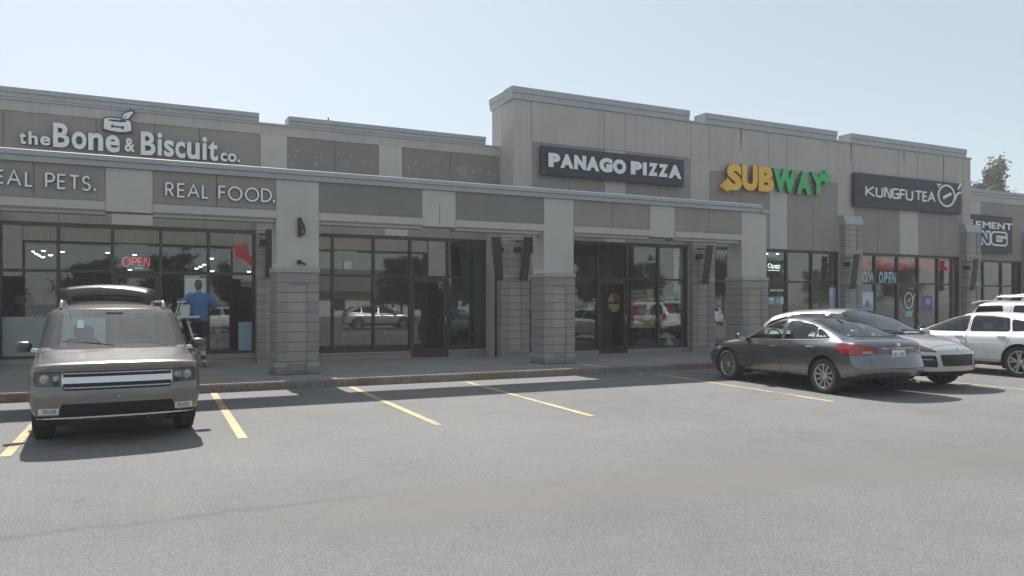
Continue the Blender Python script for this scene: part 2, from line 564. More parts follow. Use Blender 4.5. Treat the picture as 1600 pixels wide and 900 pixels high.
def strokes(ch):
    """geometric sans capitals as strokes in a unit box"""
    if ch == 'R': return [[(0,0),(0,1)], [(0,1),(.45,1)]+arc(.45,.74,.45,.26,90,-90,12)+[(0,.48)], [(.42,.48),(.95,0)]]
    if ch == 'P': return [[(0,0),(0,1)], [(0,1),(.5,1)]+arc(.5,.72,.5,.28,90,-90,12)+[(0,.44)]]
    if ch == 'E': return [[(1,1),(0,1),(0,0),(1,0)], [(0,.52),(.92,.52)]]
    if ch == 'F': return [[(1,1),(0,1),(0,0)], [(0,.52),(.9,.52)]]
    if ch == 'A': return [[(0,0),(.5,1),(1,0)], [(.2,.36),(.8,.36)]]
    if ch == 'L': return [[(0,1),(0,0),(1,0)]]
    if ch == 'T': return [[(0,1),(1,1)], [(.5,1),(.5,0)]]
    if ch == 'S': return [arc(.52,.75,.42,.25,25,270,14)+arc(.48,.25,.5,.25,90,-150,14)]
    if ch == 'O': return [('c', arc(.5,.5,.5,.5,0,350,35))]
    if ch == 'D': return [('c', [(0,0),(0,1),(.35,1)]+arc(.35,.5,.65,.5,80,-80,16)+[(.35,0)])]
    if ch == 'K': return [[(0,0),(0,1)], [(.9,1),(.12,.5),(1,0)]]
    if ch == 'U': return [[(0,1),(0,.18),(.18,0),(.82,0),(1,.18),(1,1)]]
    if ch == 'N': return [[(0,0),(0,1),(.2,1),(.8,0),(1,0),(1,1)]]
    if ch == 'G': return [[(1,1),(.2,1),(0,.8),(0,.2),(.2,0),(1,0),(1,.48),(.5,.48)]]
    if ch == 'W': return [[(0,1),(.25,0),(.5,.9),(.75,0),(1,1)]]
    return []


def stroke_letter(parent, ch, x0, x1, z0, z1, w, yf, th, mats, name='letter'):
    m = MB()
    for k, (grow_, y, t, mi) in enumerate(((.0, yf, th*.35, 0), (w*.55, yf+th*.35+.001, th*.65, 1)) if len(mats) > 1 else ((.0, yf, th, 0),)):
        for i, s in enumerate(strokes(ch)):
            c = isinstance(s, tuple)
            pts = [(x0 + w/2 + p[0]*(x1-x0-w), z0 + w/2 + p[1]*(z1-z0-w)) for p in (s[1] if c else s)]
            ribbon(m, pts, w+grow_, y + i*.0007, t, mi, c)
    return m.build(name, mats, parent)
# ------------------------------------------------------------------ ground
def floor_z(x):
    return .12 - .0079 * (min(max(x, -3), 17) + 3)

KY = 14.75
m = MB(); m.add([(-900, -900, -.12), (900, -900, -.12), (900, 900, -.12), (-900, 900, -.12)], [(0, 1, 2, 3)])
tag(m.build('ground', ASPHALT), kind='structure')
m = MB(); m.add([(-120, -70, 0), (160, -70, 0), (160, KY, 0), (-120, KY, 0)], [(0, 1, 2, 3)])
tag(m.build('parking_lot', ASPHALT), kind='structure')
m = MB()
m.add([(-60, KY, -.1), (90, KY, -.1), (90, KY, .13), (-60, KY, .13), (-60, KY+.02, .15), (90, KY+.02, .15), (-60, KY+.2, .152), (90, KY+.2, .152), (-60, KY+.2, -.1), (90, KY+.2, -.1)],
      [(0, 1, 2, 3), (3, 2, 5, 4), (4, 5, 7, 6), (6, 7, 9, 8)])
tag(m.build('kerb', KERB), kind='structure')
m = MB()
xs = [-60, -20, -3] + [x for x in range(-1, 18, 2)] + [30, 90]
vs, fs = [], []
for x in xs:
    vs += [(x, KY+.2, .148), (x, KY+1.6, .14), (x, 24.0, floor_z(x) - .003)]
for i in range(len(xs)-1):
    for j in range(2): fs.append((3*i+j, 3*i+3+j, 3*i+4+j, 3*i+1+j))
m.add(vs, fs)
tag(m.build('sidewalk', WALK), kind='structure')

# painted bay lines
first = None
for X0, X1, Y0, Y1 in [(-1.27, -1.29, KY-.05, 9.55), (1.18, 1.10, KY-.05, 9.58), (3.66, 3.56, 14.6, 9.45), (6.02, 5.82, 14.45, 9.27), (10.62, 10.25, 14.2, 8.9),
                       (12.95, 12.6, 14.3, 8.8), (15.15, 14.85, 14.3, 8.3), (17.5, 17.2, 14.3, 8.3), (19.9, 19.6, 14.3, 8.3), (-3.7, -3.72, 14.6, 9.6)]:
    m = MB(); w = .055
    m.add([(X0-w, Y0, .004), (X0+w, Y0, .004), (X1+w, Y1, .004), (X1-w, Y1, .004)], [(0, 1, 2, 3)])
    tag(m.build('parking_line', YELLOW), kind='structure')

# ------------------------------------------------------------------ buildings
LOWY, TOWY = 20.5, 19.6
LGL, TGL = 20.6, 19.72           # planes of the shop glass
ZH, ZT = 3.50, 2.38

low = thing('low_shop_building', 'low taupe and beige block of two shops with dark glazing at the left', 'building', (0, 0, 0))
tall = thing('tall_shop_building', 'taller beige block with three shops rising right of the middle', 'building', (0, 0, 0))
far = thing('far_shop_building', 'low block with dark square sign beyond the tall block', 'building', (0, 0, 0))


def wall_with_openings(m, x0, x1, y0, y1, ztop, openings, mi=0, zbot=-.1):
    """wall from x0 to x1 with (xa, xb, head) openings down to the floor"""
    x = x0
    for xa, xb, zh in sorted(openings):
        if xa > x: m.box(x, xa, y0, y1, zbot, ztop, mi)
        m.box(xa, xb, y0, y1, zh, ztop, mi)
        x = xb
    if x < x1: m.box(x, x1, y0, y1, zbot, ztop, mi)


def coping(parent, x0, x1, yf, z0, z1, side=None, dep=.5):
    """stepped metal cap: a lower face, a lip standing proud and a sloping back"""
    m = MB()
    h = z1 - z0
    prof = [(yf-.02, z0), (yf-.055, z0+h*.06), (yf-.055, z0+h*.48), (yf-.085, z0+h*.52), (yf-.085, z1-.02), (yf-.07, z1), (yf+dep, z1), (yf+dep, z0)]
    m.prism(prof, 'x', x0, x1)
    return m.build('coping', COPING, parent)


def storefront(parent, x0, x1, y, mull, door=None, zs=.3, fz=.08, head=ZH, gl=None, trans=ZT, door_frame=None, sill_mat=None):
    """aluminium grid with a glass pane in each cell, a door with its pull, block sill below"""
    gl = gl or GLASS
    xs = sorted([x0, x1] + list(mull))
    fr = MB(); w = .035
    fr.box(x0, x1, y-.06, y+.06, head-.09, head)
    for x in xs:
        zb = zs
        if door and (abs(x-door[0]) < .01 or abs(x-door[1]) < .01): zb = fz
        xa = min(max(x-w, x0), x1-2*w)
        fr.box(xa, xa+2*w, y-.065, y+.065, zb, head-.09)
    for a, b in zip(xs[:-1], xs[1:]):
        fr.box(a+w, b-w, y-.055, y+.055, trans-.035, trans+.035)
        if not (door and abs(a-door[0]) < .01):
            fr.box(a+w, b-w, y-.055, y+.055, zs, zs+.07)
    fo = fr.build('shop_window', FRAME, parent)
    for a, b in zip(xs[:-1], xs[1:]):
        isd = door and abs(a-door[0]) < .01
        cells = [(trans+.035, head-.09)] if isd else [(zs+.07, trans-.035), (trans+.035, head-.09)]
        for za, zb in cells:
            m = MB(); m.box(a+w, b-w, y-.006, y+.0, za, zb)
            m.build('pane', gl, fo)
        if not isd:
            m = MB(); m.box(a-.02 if a == x0 else a, b, y-.11, y+.12, fz-.12, zs-.002)
            o = m.build('sill_blocks', sill_mat or STONE_G, parent)
    if door:
        a, b = door; a += w; b -= w
        d = MB(); t = .085
        d.box(a+.004, a+t, y-.03, y+.03, fz+.03, trans-.04); d.box(b-t, b-.004, y-.03, y+.03, fz+.03, trans-.04)
        d.box(a+t, b-t, y-.03, y+.03, trans-.15, trans-.04); d.box(a+t, b-t, y-.03, y+.03, fz+.03, fz+.22)
        do = d.build('door', door_frame or DOORFR, parent)
        m = MB(); m.box(a+t, b-t, y-.006, y+.0, fz+.22, trans-.15); m.build('door_pane', gl, do)
        m = MB(); hx = b-.05
        m.tube([(hx, y-.03, .98), (hx-.0, y-.10, .98), (hx-.0, y-.10, 1.22), (hx, y-.03, 1.22)], .014, 8)
        m.build('handle', STEEL, do)
        m = MB(); m.box(a-.02, b+.02, y-.09, y+.05, fz-.05, fz+.025); m.build('threshold', STEEL, do)
    return fo


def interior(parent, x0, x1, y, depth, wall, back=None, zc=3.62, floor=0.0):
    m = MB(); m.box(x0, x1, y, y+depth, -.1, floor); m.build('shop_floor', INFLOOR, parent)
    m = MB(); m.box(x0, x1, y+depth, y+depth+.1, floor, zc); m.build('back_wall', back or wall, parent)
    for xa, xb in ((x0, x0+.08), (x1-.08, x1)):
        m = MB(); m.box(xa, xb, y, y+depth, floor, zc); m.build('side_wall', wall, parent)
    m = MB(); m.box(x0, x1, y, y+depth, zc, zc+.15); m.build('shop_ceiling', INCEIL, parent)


def panel(parent, x0, x1, yf, z0, z1, mat, seams=(), name='accent_panel', th=.02):
    m = MB(); m.box(x0, x1, yf-th, yf+.01, z0, z1)
    for s in seams: m.box(s-.008, s+.008, yf-th-.002, yf-th+.004, z0+.002, z1-.002, 1)
    return m.build(name, [mat, JOINT], parent)


def wall_joint(parent, x0, x1, yf, z0, z1):
    m = MB(); m.box(x0, x1, yf-.0025, yf+.005, z0, z1); return m.build('wall_joint', JOINT, parent)


# --- low block -------------------------------------------------------------
m = MB()
wall_with_openings(m, -14, 9.17, LOWY, LOWY+.3, 6.25, [(-2.93, 2.68, ZH), (3.40, 9.17, ZH)])
m.build('wall', ACCENT, low)
m = MB(); m.box(-14, 9.6, LOWY+.3, 31, 5.7, 5.85); m.build('roof', ROOFM, low)
m = MB(); m.box(-14, -13.7, LOWY+.3, 31, -.1, 5.7); m.box(-14, 9.6, 31, 31.3, -.1, 5.7); m.build('rear_walls', STUCCO, low)
# light bands and piers on the upper wall
for xa, xb in ((-14, -3.2), (-.62, .26), (2.76, 3.46), (5.90, 6.60)):
    pass
for xa, xb in ((2.78, 3.45), (5.92, 6.58)):
    panel(low, xa, xb, LOWY, 3.9, 6.0, STUCCO2, name='pale_pier', th=.03)
panel(low, -14, 2.78, LOWY, 6.0, 6.25, STUCCO, name='pale_band', th=.03)
panel(low, 2.78, 9.6, LOWY, 6.0, 6.25, STUCCO, name='pale_band', th=.03)
panel(low, -14, 2.76, LOWY, 4.2, 5.995, ACCENT, (-5.6, -2.8, -.95, .30, 1.32), th=.012)
for xa, xb, s in ((3.47, 5.90, (4.70,)), (6.60, 9.60, (8.05,))):
    panel(low, xa, xb, LOWY, 4.2, 5.995, GHOST, s, th=.012)
# panels straight above the glass
panel(low, -.62, .26, LOWY, ZH+.01, 4.19, STUCCO2, name='pale_pier', th=.02)
panel(low, 6.10, 6.75, LOWY, ZH+.01, 4.19, STUCCO2, name='pale_pier', th=.02)
for x in (-1.72, 1.45, 4.68, 8.05): wall_joint(low, x-.006, x+.006, LOWY, ZH+.01, 4.19)
m = MB(); m.box(-14, 2.72, LOWY-.06, LOWY+.35, 6.25, 6.30); m.box(2.72, 3.50, LOWY-.06, LOWY+.35, 6.25, 6.30); m.box(3.5, 9.6, LOWY-.06, LOWY+.35, 6.25, 6.30)
m.build('flashing', COPING, low)
coping(low, -14, 2.74, LOWY, 6.30, 6.53); coping(low, 3.48, 9.14, LOWY, 6.30, 6.53)
m = MB(); m.box(3.48, 9.14, LOWY-.02, LOWY+.4, 6.24, 6.31); m.build('coping_plinth', COPING, low)
storefront(low, -2.90, 2.66, LGL, (-1.73, -.61, .44, 1.53), (-.61, .44), zs=.34, fz=.11, gl=GLASS1)
storefront(low, 3.42, 9.15, LGL, (4.66, 5.79, 6.85, 7.99), (6.85, 7.99), zs=.28, fz=.05)
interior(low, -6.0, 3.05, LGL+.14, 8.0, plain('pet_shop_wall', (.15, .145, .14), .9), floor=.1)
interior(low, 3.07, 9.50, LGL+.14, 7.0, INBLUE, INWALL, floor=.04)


def pilaster(parent, x0, x1, yf, yb, z1, cap=False, zf=.0):
    """block pier: grey quoins, a buff panel let in between, a pale course at the head and near the foot"""
    w = (x1-x0)*.29
    m = MB(); m.box(x0, x0+w, yf, yb, zf-.1, z1); m.build('quoin', STONE_G, parent)
    m = MB(); m.box(x1-w, x1, yf, yb, zf-.1, z1); m.build('quoin', STONE_G, parent)
    m = MB(); m.box(x0+w, x1-w, yf+.035, yb, zf+.27, z1); m.build('buff_panel', STONE_B, parent)
    m = MB(); m.box(x0+w, x1-w, yf+.012, yb, zf-.1, zf+.268); m.build('foot_course', STONE_G, parent)
    for z in ((ZT-.03, ZT+.12), (3.42, 3.56)):
        if z[1] < z1:
            m = MB(); m.box(x0-.006, x1+.006, yf-.012, yb-.01, z[0], z[1]); m.build('band_course', STONE_P, parent)
    if cap:
        m = MB(); m.prism([(yf-.03, z1), (yf-.03, z1+.05), (yf+.06, z1+.33), (yb, z1+.36), (yb, z1)], 'x', x0-.03, x1+.03); m.build('sloped_cap', COPING, parent)


pilaster(low, 2.66, 3.42, 20.22, LOWY+.05, 4.1, zf=.08)
pilaster(low, -3.75, -2.92, 20.22, LOWY+.05, 4.1, zf=.12)
panel(low, -14, -3.8, LOWY, -.05, 4.1, STUCCO, name='blank_wall', th=.015)

# --- tall block -------------------------------------------------------------
TX0, TX1 = 9.65, 30.45
m = MB()
wall_with_openings(m, TX0, TX1, TOWY, TOWY+.35, 7.50, [(10.08, 15.98, ZH), (16.92, 22.88, ZH), (23.80, 29.80, ZH)])
m.build('wall', STUCCO, tall)
m = MB(); m.box(TX0, TX0+.35, TOWY+.35, 21.1, 3.6, 7.50); m.box(TX0+.35, TX1, 20.9, 21.1, 5.6, 7.50); m.box(TX1-.35, TX1, TOWY+.35, 20.9, 3.6, 7.5); m.build('parapet_walls', STUCCO, tall)
m = MB(); m.box(TX0, TX0+.3, 21.1, 31, 3.6, 5.7); m.box(TX1-.3, TX1, 21.1, 31, -.1, 5.7); m.box(TX0, TX1, 31, 31.3, -.1, 5.7); m.build('rear_walls', STUCCO, tall)
m = MB(); m.box(TX0+.35, TX1-.35, TOWY+.35, 30.9, 5.4, 5.55); m.build('roof', ROOFM, tall)
# corner pier and return wall at the left end
m = MB(); m.box(TX0-.008, TX0+.02, 20.45, 20.62, 3.6, 7.48); m.build('corner_trim', STUCCO2, tall)
m = MB(); m.box(9.17, 9.64, 19.78, 20.49, -.1, 4.6); m.build('return_wall', STUCCO, tall)
for a, b in ((TX0, 15.97), (16.62, 22.70), (23.42, 30.10)):
    coping(tall, a - (.085 if a == TX0 else 0), b, TOWY, 7.50, 7.87, dep=.5)
m = MB(); m.prism([(TX0-.02, 7.50), (TX0-.055, 7.52), (TX0-.055, 7.67), (TX0-.085, 7.69), (TX0-.085, 7.85), (TX0-.07, 7.87), (TX0+.4, 7.87), (TX0+.4, 7.5)], 'y', TOWY+.502, 21.15)
m.build('coping', COPING, tall)
m = MB(); m.box(15.97, 16.62, TOWY-.04, TOWY+.4, 7.50, 7.56); m.box(22.70, 23.42, TOWY-.04, TOWY+.4, 7.50, 7.56); m.box(30.10, TX1+.04, TOWY-.04, TOWY+.4, 7.50, 7.56)
m.build('flashing', COPING, tall)
for xa, xb, za, zb in ((10.24, 12.72, ZH+.01, 6.32), (13.52, 16.05, ZH+.01, 6.32), (16.85, 19.45, ZH+.01, 5.98), (20.30, 22.80, ZH+.01, 5.98), (23.70, 26.10, ZH+.01, 6.0), (27.20, 29.95, ZH+.01, 6.0)):
    panel(tall, xa, xb, TOWY, za, zb, ACCENT, ((xa+xb)/2,), th=.016)
for xa, xb, zb in ((12.74, 13.50, 6.32), (19.47, 20.28, 5.98), (26.12, 27.18, 6.0)):
    panel(tall, xa, xb, TOWY, ZH+.01, zb, STUCCO2, name='pale_pier', th=.028)
for x in (10.22, 12.73, 13.51, 16.07, 16.83, 19.46, 20.29, 22.82, 23.6, 26.1, 27.2, 29.97):
    wall_joint(tall, x-.007, x+.007, TOWY, 6.34, 7.49)
for xa, xb, z in ((16.85, 22.8, 5.99), (10.24, 16.05, 6.33), (23.7, 29.95, 6.01)): wall_joint(tall, xa, xb, TOWY, z, z+.012)
# dirty run-off streaks under the coping gaps
streakm = plain('runoff_stain', (.17, .165, .16), .95, var=.2, scale=8)
for x, z in ((18.2, 6.75), (23.5, 6.8), (28.75, 5.3), (26.4, 6.9)):
    m = MB(); m.add([(x-.045, TOWY-.0035, 7.49), (x+.045, TOWY-.0035, 7.49), (x+.012, TOWY-.0035, z), (x-.012, TOWY-.0035, z)], [(0, 1, 2, 3)]); m.build('runoff_stain', streakm, tall)
storefront(tall, 10.08, 15.98, TGL, (11.35, 12.55, 13.63, 14.83), (12.55, 13.63), zs=.20, fz=.0)
storefront(tall, 16.92, 22.88, TGL, (18.1, 19.33, 20.37, 21.58), (19.33, 20.37), zs=.20, fz=-.02)
storefront(tall, 23.80, 29.80, TGL, (24.88, 26.13, 27.32, 28.51), (26.13, 27.32), zs=.20, fz=-.02, door_frame=FRAME)
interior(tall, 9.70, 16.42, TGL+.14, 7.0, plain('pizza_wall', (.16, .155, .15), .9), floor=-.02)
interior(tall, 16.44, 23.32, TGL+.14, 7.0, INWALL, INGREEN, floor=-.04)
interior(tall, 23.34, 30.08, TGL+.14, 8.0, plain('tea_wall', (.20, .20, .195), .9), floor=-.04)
pilaster(tall, 9.17, 10.06, 19.40, 19.76, 4.3, zf=.03)
pilaster(tall, 16.0, 16.90, 19.40, TOWY+.1, 4.3, zf=-.02)
pilaster(tall, 22.90, 23.78, 19.34, TOWY+.1, 4.48, True, zf=-.03)
pilaster(tall, 29.82, 30.72, 19.34, TOWY+.1, 4.48, True, zf=-.03)
m = MB(); m.tube([(9.13, 19.72, .05), (9.13, 19.72, 3.3)], .03, 8); m.build('downpipe', BLACK, tall)

# --- far block --------------------------------------------------------------
m = MB(); wall_with_openings(m, 30.5, 60, LOWY, LOWY+.3, 6.25, [(31.0, 35.5, ZH), (37, 42, ZH), (44, 49, ZH)]); m.build('wall', ACCENT, far)
m = MB(); m.box(30.5, 60, LOWY+.3, 31, 5.7, 5.85); m.build('roof', ROOFM, far)
m = MB(); m.box(30.5, 60, 31, 31.2, -.1, 5.7); m.build('rear_walls', STUCCO, far)
panel(far, 30.5, 60, LOWY, 6.0, 6.25, STUCCO, name='pale_band', th=.03)
panel(far, 31.0, 32.5, LOWY, ZH+.3, 5.99, STUCCO2, name='pale_pier', th=.03)
panel(far, 35.9, 36.6, LOWY, ZH+.3, 5.99, STUCCO2, name='pale_pier', th=.03)
coping(far, 30.5, 35.6, LOWY, 6.25, 6.53); coping(far, 36.4, 60, LOWY, 6.10, 6.36)
storefront(far, 31.0, 35.5, LGL, (32.8, 34.1), None, zs=.2, fz=-.02)
storefront(far, 37.0, 42.0, LGL, (38.2, 39.5, 40.8), None, zs=.2, fz=-.02)
storefront(far, 44.0, 49.0, LGL, (45.2, 46.5, 47.8), None, zs=.2, fz=-.02)
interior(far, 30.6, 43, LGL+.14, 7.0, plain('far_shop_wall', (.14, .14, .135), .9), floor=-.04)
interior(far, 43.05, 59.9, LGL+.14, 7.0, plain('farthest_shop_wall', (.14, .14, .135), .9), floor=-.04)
pilaster(far, 35.55, 36.4, 20.2, LOWY+.1, 4.48, True, zf=-.03)
pilaster(far, 42.3, 43.2, 20.2, LOWY+.1, 4.48, True, zf=-.03)

# --- canopy in front of the shops ------------------------------------------
CY = 16.2
can = thing('entrance_canopy', 'long pale canopy front on block footed columns before the shops', 'canopy', (0, 0, 0))
cols = [(-10.05, -9.18), (-3.77, -2.90), (2.51, 3.38), (8.79, 9.62), (15.06, 15.98)]
XE0, XE1 = -10.05, 15.98
m = MB(); m.box(XE0, XE1, CY+.02, CY+.42, 3.36, 4.18); m.build('fascia', STUCCO, can)
for a, b in cols:
    m = MB(); m.box(a, b, CY-.012, CY+.57, 2.36, 4.175); m.build('column', STUCCO2, can)
    ba, bb = a-.035, b-.015; w = .24
    for xa, xb in ((ba, ba+w), (bb-w, bb)):
        base = MB(); base.box(xa, xb, CY-.10, CY+.60, .0, 2.24); base.build('quoin', STONE_G, can)
    base = MB(); base.box(ba+w, bb-w, CY-.068, CY+.58, .36, 2.02); base.build('buff_panel', STONE_B, can)
    base = MB(); base.box(ba+w, bb-w, CY-.095, CY+.59, 2.02, 2.239); base.build('head_course', STONE_G, can)
    base = MB(); base.box(ba+w, bb-w, CY-.055, CY+.58, .0, .36); base.build('foot_course', STONE_G, can)
    for xa, xb in ((ba-.012, ba+w+.003), (bb-w-.003, bb+.012)):
        base = MB(); base.box(xa, xb, CY-.112, CY+.61, .30, .40); base.build('band_course', STONE_P, can)
    base = MB(); base.box(ba-.015, bb+.015, CY-.115, CY+.62, 2.24, 2.36); base.build('pale_cap', STONE_P, can)
    base = MB(); base.box(ba-.02, bb+.02, CY-.13, CY+.63, .0, .165); base.build('plinth', JOINT, can)
bays = []
for (a0, b0), (a1, b1) in zip(cols[:-1], cols[1:]):
    mid = (b0+a1)/2
    bays += [(b0, mid-.40), (mid+.40, a1)]
    m = MB(); m.box(mid-.40, mid+.40, CY-.008, CY+.021, 3.36, 4.175); m.build('pale_pier', STUCCO2, can)
for a, b in bays:
    panel(can, a+.012, b-.012, CY+.02, 3.56, 4.178, ACCENT2 if 3 < a < 8.5 else ACCENT, () if 3 < a < 8.5 else ((a+b)/2,), th=.02)
    m = MB(); m.box(a+.004, b-.004, CY-.03, CY+.021, 3.38, 3.53); m.build('ledge', TRIM, can)
    m = MB(); m.box(a+.004, b-.004, CY+.06, CY+.38, 3.30, 3.357); m.build('soffit', TRIM, can)
m = MB()
m.prism([(CY-.03, 4.18), (CY-.07, 4.19), (CY-.07, 4.285), (CY-.11, 4.30), (CY-.11, 4.385), (CY-.09, 4.40), (CY+.5, 4.40), (CY+.5, 4.18)], 'x', XE0-.1, 15.72)
m.build('coping', COPING, can)
m = MB(); m.box(15.722, XE1+.06, CY-.12, CY+.6, 4.178, 4.25); m.build('end_cap', COPING, can)
m = MB(); m.box(6.09, 6.102, CY-.011, CY-.006, 3.4, 3.9); m.build('crack', JOINT, can)
# ------------------------------------------------------------------ signs
def px_letters(sign, rows, Y, th, mats, bold, wz=None):
    """rows: (char, left px, right px, top px, base px) of each letter on the wall plane Y"""
    for ch, a, b, t, bs_ in rows:
        p = at(a, bs_, Y); q = at(b, bs_, Y); mid = (a+b)/2
        z0 = at(mid, bs_, Y).z; z1 = at(mid, t, Y).z
        letter(sign, ch, p.x, q.x, z0, z1, Y, th, mats, bold)


W2 = [WHITE, RETURN]
YS = LOWY - .13
s1 = thing('shop_sign', 'white letters and dog bowl emblem over the shop at the far left', 'sign', (0, 0, 0))
rows = [('t', 30.5, 40.8, 206, 225), ('h', 44.5, 59, 205.3, 226), ('e', 62.7, 78.5, 212.7, 227.2), ('B', 83, 108.3, 192.5, 230.3), ('o', 112, 135.3, 205.7, 233.2),
        ('n', 138, 161.3, 208, 235.3), ('e', 164.8, 187.3, 211, 238.2), ('&', 194.8, 211, 215.7, 237.2), ('B', 220, 243, 206, 242.6), ('i', 246, 253.3, 207.5, 243), ('s', 256, 271.7, 219, 245),
        ('c', 274, 289.5, 221, 247), ('u', 292.2, 312, 222.5, 248.8), ('i', 316.2, 323.3, 214, 249.5), ('t', 325.7, 340.5, 220, 251.3), ('c', 344.7, 355, 238.5, 252.2), ('o', 356.2, 369.3, 239.5, 253.3), ('.', 371, 374.8, 249, 253.5)]
px_letters(s1, rows, YS, .10, W2, .028)


def outline_part(sign, polys, Y, name, mats, th=.1, mi=0):
    m = MB()
    for k, (pl, dy, mi_) in enumerate(polys):
        m.prism([(p.x, p.z) for p in (at(a, b, Y) for a, b in pl)], 'y', Y - dy, Y - dy + th, mi_)
    return m.build(name, mats, sign)


# bowl with a leaf
bowl = [(160.5, 184.5), (166, 182), (176, 182.6), (190, 184), (202, 186.5), (206, 189), (207.8, 205.5), (200, 208), (185, 208), (170, 205.5), (160, 202)]
bowl_in = [(162.6, 186), (167, 184), (176, 184.4), (190, 186), (200.5, 188), (204, 190.5), (205.6, 203.8), (198, 206), (185, 206), (171, 203.6), (162, 200.8)]
rim = [(167.5, 187.6), (172, 186.4), (184, 187), (196, 189.2), (199, 190.6), (190, 191), (176, 189.8)]
bone = [(173.5, 195.2), (175.5, 194.3), (177.5, 196.2), (189.5, 197.7), (191.8, 196.6), (193.8, 198), (193.2, 202), (191, 202.3), (189, 200.2), (177.5, 198.8), (175.4, 200), (173.6, 198.6)]
leaf_o = [(188, 189), (190.3, 180), (193, 176.5), (199, 174), (204, 170.5), (211.5, 174), (206.5, 181), (202, 187), (197, 188.5), (190.5, 191.5)]
leaf = [(190.5, 187), (192, 181), (195, 177.5), (200, 175.8), (204.3, 174.2), (208.8, 175.5), (205, 180), (201, 185), (196, 186.3)]
vein = [(188.6, 188.8), (196.5, 181.2), (198, 181.4), (190.2, 190)]
outline_part(s1, [(bowl, .0, 0)], YS, 'emblem_bowl', [RETURN], .1)
outline_part(s1, [(bowl_in, .004, 0)], YS, 'emblem_bowl', [WHITE], .09)
outline_part(s1, [(rim, .008, 0)], YS, 'emblem_rim', [RETURN], .02)
outline_part(s1, [(bone, .008, 0)], YS, 'emblem_bone', [RETURN], .02)
outline_part(s1, [(leaf_o, .012, 0)], YS, 'emblem_leaf', [RETURN], .1)
outline_part(s1, [(leaf, .016, 0)], YS, 'emblem_leaf', [WHITE], .09)
outline_part(s1, [(vein, .02, 0)], YS, 'emblem_vein', [RETURN], .02)


def px_strokes(sign, rows, Y, w, th, mats):
    for ch, a, b, t, bs_ in rows:
        x0 = at(a, bs_, Y).x; x1 = at(b, bs_, Y).x; mid = (a+b)/2
        stroke_letter(sign, ch, x0, x1, at(mid, bs_, Y).z, at(mid, t, Y).z, w, Y, th, mats) if ch != '.' else letter(sign, ch, x0, x1, at(mid, bs_, Y).z, at(mid, t, Y).z, Y, th, mats, .03)


YC = CY - .055
s2 = thing('tagline_sign', 'thin white capitals ending in PETS on the canopy front at the left edge', 'sign', (0, 0, 0))
px_strokes(s2, [('R', -24, -9.5, 263, 285.5), ('E', -6, 6.8, 264.5, 287), ('A', 9.7, 33.7, 264.5, 290.5), ('L', 38.7, 52, 267.5, 292), ('P', 70.3, 86.3, 269.5, 294.3), ('E', 89, 103.7, 271.5, 295.7), ('T', 107.6, 125, 273, 297), ('S', 127, 142.3, 274.5, 298.5), ('.', 146.2, 150, 294.3, 298.6)], YC, .036, .05, [WHITE, RETURN])
s3 = thing('tagline_sign', 'thin white capitals ending in FOOD on the canopy front', 'sign', (0, 0, 0))
px_strokes(s3, [('R', 258, 272.5, 284.5, 307), ('E', 276.7, 289.7, 286, 308.7), ('A', 292.5, 311.9, 287, 309.5), ('L', 315.3, 327, 288, 310.5), ('F', 341.2, 353.7, 290, 311.5), ('O', 356, 379, 291, 313.8), ('O', 382.5, 405.3, 292.8, 315.3), ('D', 407.8, 425, 294.3, 316), ('.', 426.3, 430, 312.3, 316.5)], YC, .036, .05, [WHITE, RETURN])


def board(sign, px0, px1, t0, b0, t1, b1, Y, th=.14, mat=None, name='sign_board'):
    a, b = at(px0, t0, Y), at(px1, t1, Y)
    z1 = (a.z+b.z)/2; z0 = (at(px0, b0, Y).z + at(px1, b1, Y).z)/2
    m = MB(); m.box(a.x, b.x, Y, Y+th, z0, z1)
    m.build(name, mat or CHAR, sign, .008)
    return a.x, b.x, z0, z1


YT = TOWY - .20
s4 = thing('shop_sign', 'dark board with heavy white capitals on the tall block, nearest its corner', 'sign', (0, 0, 0))
board(s4, 846, 1069, 226.5, 273.5, 250.5, 290.5, YT)
px_letters(s4, [('P', 857, 875.3, 239.3, 261.2), ('A', 875.5, 896.4, 241, 263), ('N', 897, 916, 243, 265), ('A', 916, 936.7, 245, 267), ('G', 936.5, 957.2, 246.7, 269.3), ('O', 957.8, 978.3, 249, 271.7),
               ('P', 985.5, 1003, 252.2, 273), ('I', 1004.3, 1010.7, 253.8, 274), ('Z', 1013, 1028, 254.7, 275), ('Z', 1028.6, 1044, 256.5, 276.5), ('A', 1044.5, 1065, 258, 278.7)], YT-.045, .04, W2, .078)

s5 = thing('shop_sign', 'yellow and green letters with arrow ends on the tall block', 'sign', (0, 0, 0))
YW = TOWY - .22
YM, GM = [YEL_L, AMB_D], [GRN_L, GRN_D]
px_letters(s5, [('S', 1136, 1159.5, 256.5, 297.6), ('U', 1159.7, 1184, 257.6, 298), ('B', 1185.5, 1209.3, 260.3, 299.5)], YW, .10, YM, .062)
px_letters(s5, [('W', 1208.5, 1245, 264, 301), ('A', 1245, 1267.5, 267, 303.5), ('Y', 1267, 1290, 269.5, 304.7)], YW+.002, .10, GM, .062)
outline_part(s5, [([(1127, 291.5), (1136.5, 280), (1137.5, 286), (1146, 286.5), (1148, 297.3), (1138, 296.6), (1139, 300.5)], -.003, 0)], YW, 'arrow', [YEL_L], .15)
outline_part(s5, [([(1300, 276), (1289, 266), (1290, 271), (1282, 272), (1279, 283), (1289, 282.5), (1289.5, 288)], -.003, 0)], YW, 'arrow', [GRN_L], .15)

